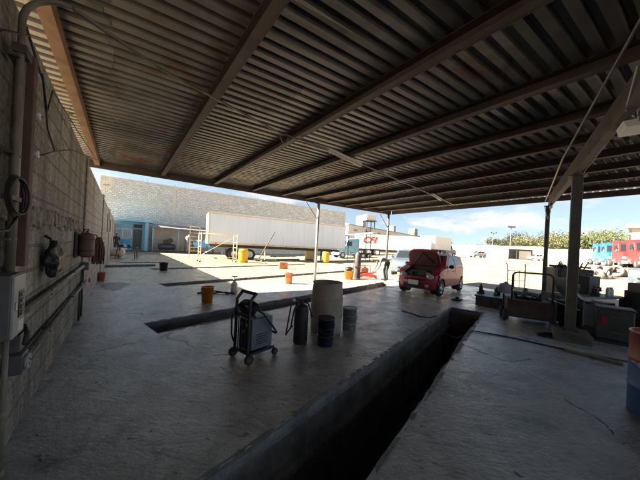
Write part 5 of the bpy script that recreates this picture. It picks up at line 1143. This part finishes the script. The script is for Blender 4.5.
def tractor(loc, rz, label, paint, group, full=True, s=1.0):
    t = thing('truck_tractor', loc, rz, label, 'truck', group); t.scale = (s, s, s)
    mb = MB(); prof = [(1.9, .55), (1.95, 1.0), (1.85, 1.75), (.75, 1.95), (.45, 2.85), (.2, 3.05), (-1.6, 3.25), (-1.6, .6)]
    mb.prism([(x, -1.15, z) for x, z in prof], (0, 2.3, 0)); mb.build('cab', paint, t, .08, 3)
    mb = MB(); mb.prism([(.79, -1.0, 1.98), (.79, 1.0, 1.98), (.49, .95, 2.78), (.49, -.95, 2.78)], (.03, 0, .01)); mb.build('windshield', 'glass', t)
    for s_ in (-1, 1):
        mb = MB(); mb.prism([(.55, s_ * 1.155, 2.0), (.35, s_ * 1.155, 2.65), (-.35, s_ * 1.155, 2.65), (-.35, s_ * 1.155, 1.95)], (0, s_ * .008, 0)); mb.build('side_window', 'glass', t)
        mb = MB(); mb.box((1.88, s_ * .92, 1.1), (.14, .36, .3)); mb.build('headlight', 'clear', t, .03)
        mb = MB(); mb.cyl((-1.75, s_ * .95, .9), (-1.75, s_ * .95, 3.6), .08, seg=12); mb.build('exhaust_stack', 'chrome', t)
        mb = MB(); mb.bar((.7, s_ * 1.15, 2.3), (.75, s_ * 1.42, 2.3), .03, .03); mb.box((.75, s_ * 1.42, 2.25), (.1, .16, .55)); mb.build('mirror', 'black', t)
        mb = MB(); mb.cyl((-.9, s_ * .95, .75), (.1, s_ * .95, .75), .3, seg=16); mb.build('fuel_tank', 'chrome', t)
    mb = MB(); mb.box((1.93, 0, 1.3), (.08, 1.2, .8)); mb.build('grille', 'dark', t, .02)
    mb = MB(); mb.box((1.98, 0, .62), (.2, 2.3, .32)); mb.build('bumper', 'white' if paint != 'red' else 'chrome', t, .04)
    mb = MB(); mb.box((-2.0, 0, .8), (4.5, .9, .25)); mb.build('chassis', 'dark', t)
    for x in (1.2, -2.6, -3.8):
        for s_ in (-1, 1): wheel_parts(t, x, s_ * 1.0, .5, .34, s_, 'chrome')
    return t
BT = 'blue truck tractors parked nose out'; RT = 'red truck tractors parked nose out'
hdr = rz_of(Vector((-.60, -.80, 0)))
for px, D, k, lab, grp in ((606.5, 37, 'bluepaint', 'blue truck tractor at the left end of the parked row', BT), (616, 34, 'bluepaint', 'blue truck tractor parked next to the red ones', BT), (630.5, 30, 'redpaint', 'red truck tractor parked next to the blue pair', RT), (648, 27, 'redpaint', 'red truck tractor cut by the right edge', RT)):
    q = far(px, D); tractor(q, hdr, lab, k, grp, s=1.0)
q = far(447, 47); tractor(q, R(20), 'grey-white truck tractor parked at the end of the white trailers', 'greylight', 'trucks', s=.72)
q = Vector((3.6, 34.5, gz(3.6, 34.5))); tractor(q, R(205), 'pale blue truck tractor beside the lettered trailer, under the dark awning', 'paleblue', 'trucks', s=.85)

# dark awning
q = Vector((4.6, 30.5, gz(4.6, 30.5)))
t = thing('awning', q, R(8), 'dark sloping awning on thin posts left of the lettered trailer', 'awning')
mb = MB(); mb.prism([(-1.9, -.9, 2.75), (1.8, -.9, 3.35), (1.8, .9, 3.55), (-1.9, .9, 2.95)], (0, 0, .06)); mb.build('awning_roof', 'roofgrey', t)
for x, y, h in ((-1.4, -.8, 2.82), (1.3, -.8, 3.25), (-1.4, .8, 3.0), (1.3, .8, 3.4)):
    mb = MB(); mb.cyl((x, y, -.2), (x, y, h), .04, seg=10); mb.build('post', 'dark', t)

# scaffold near the first trailer
q0, q1 = Vector((-8.5, 17.7, -.0)), Vector((-6.5, 19.2, 0))
d = (q1 - q0).normalized()
t = thing('mobile_scaffold', (q0 + q1) / 2, rz_of(d), 'cream tube scaffold on castors in front of the pale blue trailer', 'scaffold')
L = (q1 - q0).length
for s_ in (-1, 1):
    mb = MB(); x = s_ * L / 2
    for y in (-.4, .4): mb.cyl((x, y, .08), (x, y, 2.1), .028, seg=8)
    for z in (.3, .7, 1.1, 1.5, 2.0): mb.cyl((x, -.4, z), (x, .4, z), .02, seg=8)
    mb.build('end_frame', 'cream', t)
mb = MB()
for y in (-.4, .4): mb.cyl((-L / 2, y, 2.02), (L / 2, y, 2.02), .026, seg=8)
mb.cyl((-L / 2, .4, .35), (L / 2, .4, 1.9), .016, seg=8); mb.cyl((-L / 2, .4, .3), (L / 2, .4, .3), .02, seg=8); mb.build('brace', 'cream', t)
for x in (-L / 2, L / 2):
    for y in (-.4, .4):
        mb = MB(); mb.cyl((x - .03, y - .02, .06), (x - .03, y + .02, .06), .06, seg=12); mb.build('castor', 'black', t)
t = thing('step_ladder', Vector((-10.4, 20.7, 0)), rz_of(d1) + R(90), 'cream step ladder standing against the trailer tail', 'ladder')
mb = MB()
for y in (-.35, .35): mb.bar((.5, y, 0), (-.05, y, 2.6), .05, .04); mb.bar((-.6, y, 0), (-.08, y, 2.6), .04, .03)
for k in range(8): z = .3 + k * .3; mb.bar((.5 - .21 * z, -.35, z), (.5 - .21 * z, .35, z), .09, .03)
mb.build('ladder', 'cream', t)
mb = MB(); mb.box((-.06, 0, 2.62), (.3, .8, .06)); mb.build('top_step', 'cream', t)
# leaning prop and timbers
t = thing('leaning_prop', Vector((-4.75, 21.6, 0)), rz_of(Vector((.85, .5, 0))), 'reddish pole propped at a slant on a timber base in the yard', 'pole')
mb = MB(); mb.cyl((-.55, 0, .1), (.85, 0, 2.65), .05, .04, seg=10); mb.build('pole', 'rustbeam', t)
mb = MB(); mb.box((.2, 0, .06), (2.0, .14, .12)); mb.box((-.3, 0, .07), (.14, .9, .14)); mb.build('base', 'darkbrown', t)
mb = MB(); mb.bar((.05, 0, .1), (.0, 0, 1.1), .07, .07); mb.build('strut', 'cream', t)
for p0, p1, lab in (((270, 257.6), (296, 257.2), 'dark steel beam lying on blocks in front of the trailer landing legs'), ((275, 261.4), (299, 260.9), 'dark timber lying on the ground right of the slanting pole')):
    A_, B_ = at(*p0), at(*p1); d = B_ - A_
    t = thing('steel_beam', (A_ + B_) / 2, rz_of(d), lab, 'beam', 'beams lying in the yard')
    mb = MB(); mb.box((0, 0, .14), (d.length, .14, .16)); mb.build('beam', 'dark', t)
    mb = MB()
    for x in (-.35, .35): mb.box((x * d.length, 0, .03), (.15, .4, .06))
    mb.build('block', 'conc', t)

# ------------------------------------------------------------------ high grey factory wall and the blue office
b0, b1 = Vector((-25.4, 28.6, 0)), Vector((4.6, 48.2, 0)); dB = (b1 - b0).normalized(); LB = (b1 - b0).length
t = thing('factory_wall', b0, rz_of(dB), 'high grey block wall with pale tie beams closing the yard behind the trailer', 'wall')
mb = MB(); mb.box((LB / 2, .2, 4.1), (LB, .3, 8.4)); mb.build('wall_panel', 'blockfar', t)
for k in range(6):
    x = .2 + k * (LB - .4) / 5; mb = MB(); mb.box((x, .19, 4.12), (.4, .36, 8.5)); mb.build('pilaster', 'conc', t)
mb = MB()
for z in (3.0, 5.6): mb.box((LB / 2, .19, z), (LB - .2, .345, .28))
mb.box((LB / 2, .19, 8.3), (LB + .1, .37, .2)); mb.build('tie_beam', 'conc', t)
mb = MB(); rg = random.Random(8)
for k in range(26): x = rg.uniform(.3, LB); mb.cyl((x, .2, 8.3), (x + rg.uniform(-.1, .1), .2, 8.6 + rg.uniform(0, .5)), .02, seg=5)
mb.build('rebar', 'dark', t)
q = b0 + dB * .55 + Vector((dB.y, -dB.x, 0)) * .45
t = thing('hoop_frame', (q.x, q.y, 7.0), rz_of(dB), 'rusty square bracket frame high on the left end of the grey wall', 'frame')
mb = MB()
for x in (-.5, .5): mb.bar((x, 0, 0), (x, 0, 1.1), .09, .09); mb.bar((x, 0, 1.0), (x, .46, 1.0), .07, .07)
for z in (0, 1.05): mb.bar((-.5, 0, z), (.5, 0, z), .09, .09)
mb.build('frame', 'cream', t)
mb = MB(); mb.tube([(.3 * math.cos(R(a_)), -.35 + .3 * math.sin(R(a_)), .25) for a_ in range(0, 361, 30)], .025, 6); mb.build('ring', 'rustbeam', t)

of = Vector((-22.6, 27.0, 0)); dO = Vector((.86, .51, 0)).normalized()
t = thing('office_building', of, rz_of(dO), 'small pale blue office with a flat canopy at the far left corner of the yard', 'building')
mb = MB(); mb.box((1.5, 1.35, 1.6), (3.0, 2.3, 3.2)); mb.build('wall', 'paleblue', t, .02)
mb = MB(); mb.box((1.7, .8, 3.32), (3.9, 3.4, .26)); mb.build('roof', 'paleblue', t, .02)
mb = MB(); mb.box((2.3, .19, 1.25), (.8, .06, 2.3)); d_ = mb.build('door', 'grey', t)
mb = MB(); mb.cyl((2.0, .14, 1.15), (2.0, .15, 1.15), .05, seg=10); mb.build('handle', 'chrome', d_)
mb = MB(); mb.box((.95, .19, 1.9), (1.5, .05, .9)); w_ = mb.build('window', 'doorblue', t)
mb = MB()
for x in (.18, .95, 1.72): mb.box((x, .16, 1.9), (.07, .06, .95))
for z in (1.42, 2.38): mb.box((.95, .16, z), (1.5, .058, .07))
mb.build('frame', 'whitepaint', w_)
mb = MB(); mb.box((2.3, .17, 2.75), (.8, .05, .4)); mb.build('transom', 'dark', t)
mb = MB(); mb.box((3.2, -.6, 1.6), (.32, .32, 3.2)); mb.build('column', 'paleblue', t, .02)
q = of + dO * .9 + Vector((dO.y, -dO.x, 0)) * .7
t = thing('counter', (q.x, q.y, 0), rz_of(dO), 'bright blue counter standing in front of the office window', 'counter')
mb = MB(); mb.box((0, 0, .62), (1.6, .6, 1.24)); mb.build('counter_body', 'skyblue', t, .03)
mb = MB(); mb.box((0, 0, 1.265), (1.7, .75, .05)); mb.build('counter_top', 'white', t)
mb = MB(); mb.poly([(.0, -.305, .1), (.7, -.305, .1), (.5, -.305, .75), (.15, -.305, .6)]); mb.build('poster', 'white', t)
ln0 = of + dO * 3.7
t = thing('lean_to', ln0, rz_of(dO), 'open lean-to shed with thin pale posts right of the blue office', 'shed')
mb = MB(); mb.prism([(0, -1.2, 2.75), (7.6, -1.2, 2.6), (7.6, 2.2, 3.1), (0, 2.2, 3.25)], (0, 0, .07)); mb.build('roof', 'roofgrey', t)
for x in (.1, 2.6, 5.0, 7.5):
    mb = MB(); mb.cyl((x, -1.1, 0), (x, -1.1, 2.66), .06, seg=10); mb.build('post', 'paleblue', t)
mb = MB(); mb.box((3.7, 2.0, 1.4), (7.4, .1, 2.8)); mb.build('back_panel', 'conc', t)
q = ln0 + dO * 1.5 + Vector((-dO.y, dO.x, 0)) * .2
t = thing('compressor', (q.x, q.y, 0), rz_of(dO), 'dark compressor machine parked under the lean-to by the office', 'compressor')
mb = MB(); mb.lathe([(.2, 0), (.35, .1), (.35, 1.7), (.2, 1.8)], (-.9, 0, .55), 18, True, (1, 0, 0)); mb.build('tank', 'bluegrey', t)
mb = MB(); mb.box((0, 0, 1.15), (.8, .5, .5)); mb.cyl((.3, -.3, 1.3), (.3, .3, 1.3), .3, seg=16); mb.build('motor', 'dark', t, .03)
mb = MB()
for x in (-.6, .6):
    for y in (-.25, .25): mb.box((x, y, .14), (.08, .08, .28))
mb.build('foot', 'dark', t)
q = ln0 + dO * 3.7 + Vector((dO.y, -dO.x, 0)) * 1.6
lathe_thing('water_tank', (q.x, q.y, 0), 0, 'upright pale grey tank on the yard right of the lean-to posts', 'tank', [(.42, 0), (.45, .05), (.45, 1.75), (.3, 1.95), (.12, 2.0), (.12, 2.1)], 'galv', 'tank', hoops=[(.6, .452), (1.2, .452)])
q = ln0 + dO * 5.4 + Vector((dO.y, -dO.x, 0)) * 1.9
t = thing('blue_skip', (q.x, q.y, 0), rz_of(dO), 'open blue skip filled with bottles in front of the grey wall', 'skip')
mb = MB()
for s_ in (-1, 1): mb.prism([(-1.1, s_ * .6, .75), (-1.3, s_ * .6, 1.35), (1.3, s_ * .6, 1.35), (1.1, s_ * .6, .75)], (0, .05, 0)); mb.prism([(s_ * 1.1, -.6, .75), (s_ * 1.3, -.6, 1.35), (s_ * 1.3, .64, 1.35), (s_ * 1.1, .64, .75)], (.05, 0, 0))
mb.box((0, 0.02, .74), (2.2, 1.2, .05)); mb.build('skip_body', 'skyblue', t)
mb = MB()
for x in (-.9, .9):
    for y in (-.45, .45): mb.box((x, y, .36), (.1, .1, .72))
mb.build('stand', 'dark', t)
mb = MB(); rg = random.Random(12)
for k in range(9): x = rg.uniform(-1.0, 1.0); mb.lathe([(.13, 0), (.13, .3), (.05, .38), (.05, .45)], (x, rg.uniform(-.4, .4), 1.1 + rg.uniform(0, .15)), 10)
mb.build('bottle_load', 'white', t)

# things along the left wall
t = thing('gas_tank', at(114, 257.5), AZW + R(80), 'pale pink round tank lying by the left wall', 'tank')
mb = MB(); mb.lathe([(.05, -.62), (.22, -.55), (.31, -.40), (.31, .40), (.22, .55), (.05, .62)], (0, 0, .40), 22, True, (1, 0, 0)); mb.build('tank', 'tankpale', t)
mb = MB()
for x in (-.3, .3): mb.box((x, 0, .06), (.1, .45, .12))
mb.build('cradle', 'dark', t)
t = thing('trestle_table', at(126.5, 258.3), R(25), 'dark trestle table by the pale tank near the left wall', 'table')
mb = MB(); mb.box((0, 0, .76), (1.2, .6, .05)); mb.build('table_top', 'dark', t)
for s_ in (-1, 1):
    for y in (-.25, .25):
        mb = MB(); mb.bar((s_ * .45, y, .74), (s_ * .55, y * 1.2, 0), .05, .05); mb.build('leg', 'dark', t)
mb = MB(); mb.box((-.35, .05, .86), (.3, .25, .15)); mb.ball((.1, 0, .86), .1); mb.build('clutter', 'black', t, .01)
t = thing('rubber_strip', at(130, 266.5), rz_of(at(152, 266.5) - at(108, 267.5)), 'dark raised threshold strip across the floor beside the short pit', 'strip')
mb = MB(); mb.prism([(-1.1, -.16, 0), (-1.1, -.08, .09), (-1.1, .08, .09), (-1.1, .16, 0)], (2.2, 0, 0)); mb.build('strip', 'dark', t)
t = thing('oil_puddle', at(114, 285.5, 0.004), AZW, 'spill of black oil on the floor beside the red pot', 'oil spill')
mb = MB(); rg = random.Random(21); pts = [((.75 + rg.uniform(-.15, .15)) * math.cos(i * .35), (.34 + rg.uniform(-.1, .1)) * math.sin(i * .35), 0) for i in range(18)]; mb.poly(pts); mb.build('spill', mat('wet_oil', (.012, .012, .012), (.03, .03, .03), .4, 0, 3), t)

# ------------------------------------------------------------------ far side of the yard
def farwall(p0, p1, h, label, mk, step=4.0, pil='conc', cap=True):
    d = p1 - p0; L = Vector((d.x, d.y, 0)).length
    t = thing('boundary_wall', Vector((p0.x, p0.y, min(p0.z, p1.z) - .3)), rz_of(d), label, 'wall')
    mb = MB(); mb.box((L / 2, 0, (h + .3) / 2), (L, .2, h + .3)); mb.build('wall_panel', mk, t)
    mb = MB(); k = 0
    while k <= L: mb.box((k, -.02, (h + .4) / 2), (.3, .27, h + .4)); k += step
    mb.build('pilaster', pil, t)
    if cap: mb = MB(); mb.box((L / 2, 0, h + .33), (L, .3, .1)); mb.build('coping', pil, t)
    return t
farwall(far(438, 84), far(548, 65), 3.5, 'long plain whitewashed wall across the far side of the yard', 'whitewall', 9, 'whitewall')
farwall(far(549, 64), far(628, 46), 3.0, 'whitewashed wall with pale upright ribs behind the parked trucks', 'whitewall', 2.2, 'whitewall')
# long grey factory sheds behind the white trailer
w0, w1 = Vector((6.3, 58, .8)), Vector((62, 118, .9)); d = w1 - w0
t = thing('factory_shed', w0, rz_of(d), 'long low grey factory building behind the lettered trailer', 'building')
L = d.length
mb = MB(); mb.box((L / 2, 6, 3.1), (L, 12, 6.6)); mb.build('wall', 'farwall', t)
mb = MB(); mb.prism([(-.3, -.5, 6.4), (-.3, 6, 7.5), (-.3, 12.5, 6.4), (-.3, 12.5, 6.25), (-.3, -.5, 6.25)], (L + .6, 0, 0)); mb.build('roof', 'roofgrey', t)
for k in range(14):
    x = 3 + k * 5.6; mb = MB(); mb.box((x, -.02, 5.2), (1.6, .1, .5)); mb.build('window', 'roofgrey', t)
for x, h_, w_ in ((10, 3.0, 2.2), (27, 2.0, 1.6), (44, 2.6, 3.0)):
    mb = MB(); mb.box((x, 3, 6.6 + h_ / 2), (w_, 2.2, h_)); mb.build('roof_unit', 'roofgrey', t)
for x, y in ((7.3, 54), (12.5, 61)):
    pass
t = thing('water_tower', Vector((12.0, 63, .8)), .3, 'squat tank on legs rising above the roof left of the corner post', 'water tower')
mb = MB(); mb.box((0, 0, 8.7), (2.6, 2.2, 1.6)); mb.build('tank', 'farwall', t, .05)
for x in (-1.1, 1.1):
    for y in (-.9, .9): mb = MB(); mb.cyl((x, y, 0), (x, y, 8), .12, seg=8); mb.build('leg', 'dark', t)
mb = MB(); mb.box((0, 0, 7.85), (3.2, 2.8, .12)); mb.build('platform', 'dark', t)

# grey container shelter, far parked car
q = far(516, 60)
t = thing('cargo_container', q, R(-8), 'grey open-fronted container standing before the far white wall', 'container')
mb = MB(); mb.box((0, .5, 1.25), (5.2, .1, 2.3)); mb.box((-2.55, -.6, 1.25), (.1, 2.2, 2.3)); mb.box((2.55, -.6, 1.25), (.1, 2.2, 2.3)); mb.box((0, -.6, 2.45), (5.4, 2.4, .12)); mb.box((0, -.6, .1), (5.2, 2.2, .1)); mb.build('shell', 'roofgrey', t)
mb = MB(); mb.box((1.0, -1.6, 1.2), (2.6, .08, 1.9)); mb.build('shutter', 'galv', t)
mb = MB()
for x in (-2.5, -.8, 2.5): mb.box((x, -1.72, 1.2), (.14, .1, 2.4))
mb.build('frame', 'dark', t)
q = far(478, 56); car('far_car', q, R(185), 'small grey car parked in front of the far white wall', 'car', paint='greylight', **hatch)
q = far(536, 58); car('far_car', q, R(175), 'white car parked right of the grey container', 'car', paint='whitepaint', **hatch)

# light masts
def mast(px, D, h, label, heads):
    q = far(px, D); t = thing('light_mast', q, 0, label, 'light mast', 'light masts beyond the yard')
    mb = MB(); mb.cyl((0, 0, 0), (0, 0, h), .16, .08, seg=10); mb.build('pole', 'galv', t)
    mb = MB(); mb.bar((-1.0, 0, h), (1.0, 0, h), .1, .1); mb.build('crossarm', 'galv', t)
    for k in range(heads):
        mb = MB(); mb.box((-.85 + 1.7 * k / max(1, heads - 1), -.1, h + .22), (.45, .3, .35)); mb.build('floodlight', 'grey', t)
mast(510, 72, 9.0, 'light mast standing right of the other, above the grey container', 4)
mast(492.5, 88, 8.6, 'slim light mast left of the other, above the treetops', 2)
# far cream building with eave at the right edge
q = far(646, 40)
t = thing('cream_building', q, R(-55), 'cream building with an overhanging roof at the right edge, behind the red trucks', 'building')
mb = MB(); mb.box((2.5, 4, 3.2), (8, 8, 6.6)); mb.build('wall', 'plaster', t)
mb = MB(); mb.prism([(-2.4, -.9, 6.3), (7.4, -.9, 6.3), (7.4, 4, 7.4), (-2.4, 4, 7.4)], (0, 0, .12)); mb.prism([(-2.4, 4, 7.4), (7.4, 4, 7.4), (7.4, 8.9, 6.3), (-2.4, 8.9, 6.3)], (0, 0, .12)); mb.build('roof', 'roofgrey', t)
mb = MB(); mb.box((1.5, -.02, 4.2), (1.6, .08, 1.2)); mb.build('window', 'glass', t)

# row of old tyres
tyre0 = None
rg = random.Random(17)
for k in range(13):
    px = 585 + k * 3.3 + rg.uniform(-.6, .6); D = 16.4 + rg.uniform(-.5, .9)
    q = far(px, D); tilt = k % 3
    lab = 'worn dusty tyre dumped in the row on the dirt before the trucks'
    t = thing('old_tyre', q + Vector((0, 0, .0)), rg.uniform(0, 6), lab, 'tyre', 'old tyres dumped in a row')
    mb = MB(); r_ = .34 + rg.uniform(-.05, .06)
    prof = [(r_ * .58, -.1), (r_ * .92, -.12), (r_, -.07), (r_, .07), (r_ * .92, .12), (r_ * .58, .1), (r_ * .66, 0), (r_ * .58, -.1)]
    if tilt == 0: mb.lathe(prof, (0, 0, .12), 24, False)
    else: mb.lathe(prof, (0, 0, r_ * (.97 if tilt == 1 else .9)), 24, False, (.15, 1, .25 if tilt == 1 else .5))
    mb.build('tread', 'dustytyre', t)

mb = MB(); rg = random.Random(61)
for k in range(1500):
    a_, n_ = rg.uniform(-2, 40), rg.uniform(13.6, 34) if k % 4 else rg.uniform(0, 34)
    if a_ < 27.2 and n_ < 13.4: continue
    p_ = an(a_, n_); p_.z = gz(p_.x, p_.y) + .005; r_ = rg.choice((.02, .03, .04, .06)) * rg.uniform(.6, 1.3)
    v = [mb.b.verts.new(p_ + Vector((r_ * math.cos(q_), r_ * math.sin(q_), -.01))) for q_ in (0.1, 1.3, 2.7, 3.9, 5.1)]; top = mb.b.verts.new(p_ + Vector((rg.uniform(-.3, .3) * r_, 0, r_ * .8)))
    for q_ in range(5): mb.b.faces.new((v[q_], v[(q_ + 1) % 5], top))
tag(mb.build('gravel', 'conc'), kind='stuff')
# ------------------------------------------------------------------ trees
def crown_mesh(seed, rx, rz_, n, clumps, leafk):
    rg = random.Random(seed); mb = MB(); cs = []
    for k in range(clumps):
        th = rg.uniform(0, 6.28); rr = rx * math.sqrt(rg.uniform(.02, 1)); cs.append((Vector((rr * math.cos(th), rr * math.sin(th), rg.uniform(-.7, .9) * rz_ * (1 - .5 * (rr / rx) ** 2))), rg.uniform(.22, .42) * rx))
    for k in range(n):
        c, r_ = rg.choice(cs); d = Vector((rg.gauss(0, 1), rg.gauss(0, 1), rg.gauss(0, .7))).normalized() * r_ * rg.uniform(.5, 1.0) ** .6
        p_ = c + d; s_ = rg.uniform(.10, .24)
        x = Vector((rg.gauss(0, 1), rg.gauss(0, 1), rg.gauss(0, 1))).normalized(); y = x.orthogonal().normalized()
        mb.poly([p_ - x * s_, p_ + y * s_ * .5, p_ + x * s_, p_ - y * s_ * .5])
    return mb, cs
def make_tree(loc, h, rx, rz_, seed, label, leafk, group, n=3400):
    t = thing('tree', loc, seed * 1.3, label, 'tree', group)
    mb, cs = crown_mesh(seed, rx, rz_, n, 15, leafk)
    for v in mb.b.verts: v.co.z += h - rz_
    mb.build('crown', leafk, t)
    mb = MB(); fork = h - rz_ * 1.9; mb.tube([(0, 0, -.3), (.08, .05, fork * .5), (-.05, .1, fork)], .24)
    for c, r_ in cs[:8]:
        mb.tube([(-.05, .1, fork), tuple(c * .5 + Vector((0, 0, (fork + h - rz_) / 2 + .4))), tuple(c + Vector((0, 0, h - rz_)))], .08, 6)
    mb.build('trunk', 'bark', t)
    return t
TG = 'trees behind the far white wall'; TL = 'bushy yellow-green tree standing behind the far white wall'
protos = [make_tree(far(560, 76), 8.2, 5.0, 3.0, 1, TL, 'leaf', TG), make_tree(far(530, 80), 9.2, 5.8, 3.0, 2, TL, 'leafdry', TG), make_tree(far(600, 60), 7.8, 4.6, 2.9, 3, TL, 'leaf', TG)]
rg = random.Random(33)
for k, (px, D) in enumerate(((452, 96), (464, 92), (475, 98), (487, 94), (498, 90), (508, 86), (518, 88), (541, 77), (550, 82), (568, 72), (577, 66), (586, 70), (593, 58), (606, 66), (612, 58), (622, 62), (544, 90), (572, 84), (459, 90), (470, 100), (481, 90), (493, 100), (503, 96), (524, 92), (536, 88), (556, 86), (564, 80), (581, 76), (599, 72), (616, 70))):
    o = dup(protos[k % 3], far(px, D), rg.uniform(0, 6.28)); s_ = rg.uniform(.72, 1.0) * (.62 if px < 500 else 1.0); o.scale = (s_ * 1.15, s_ * 1.15, s_)
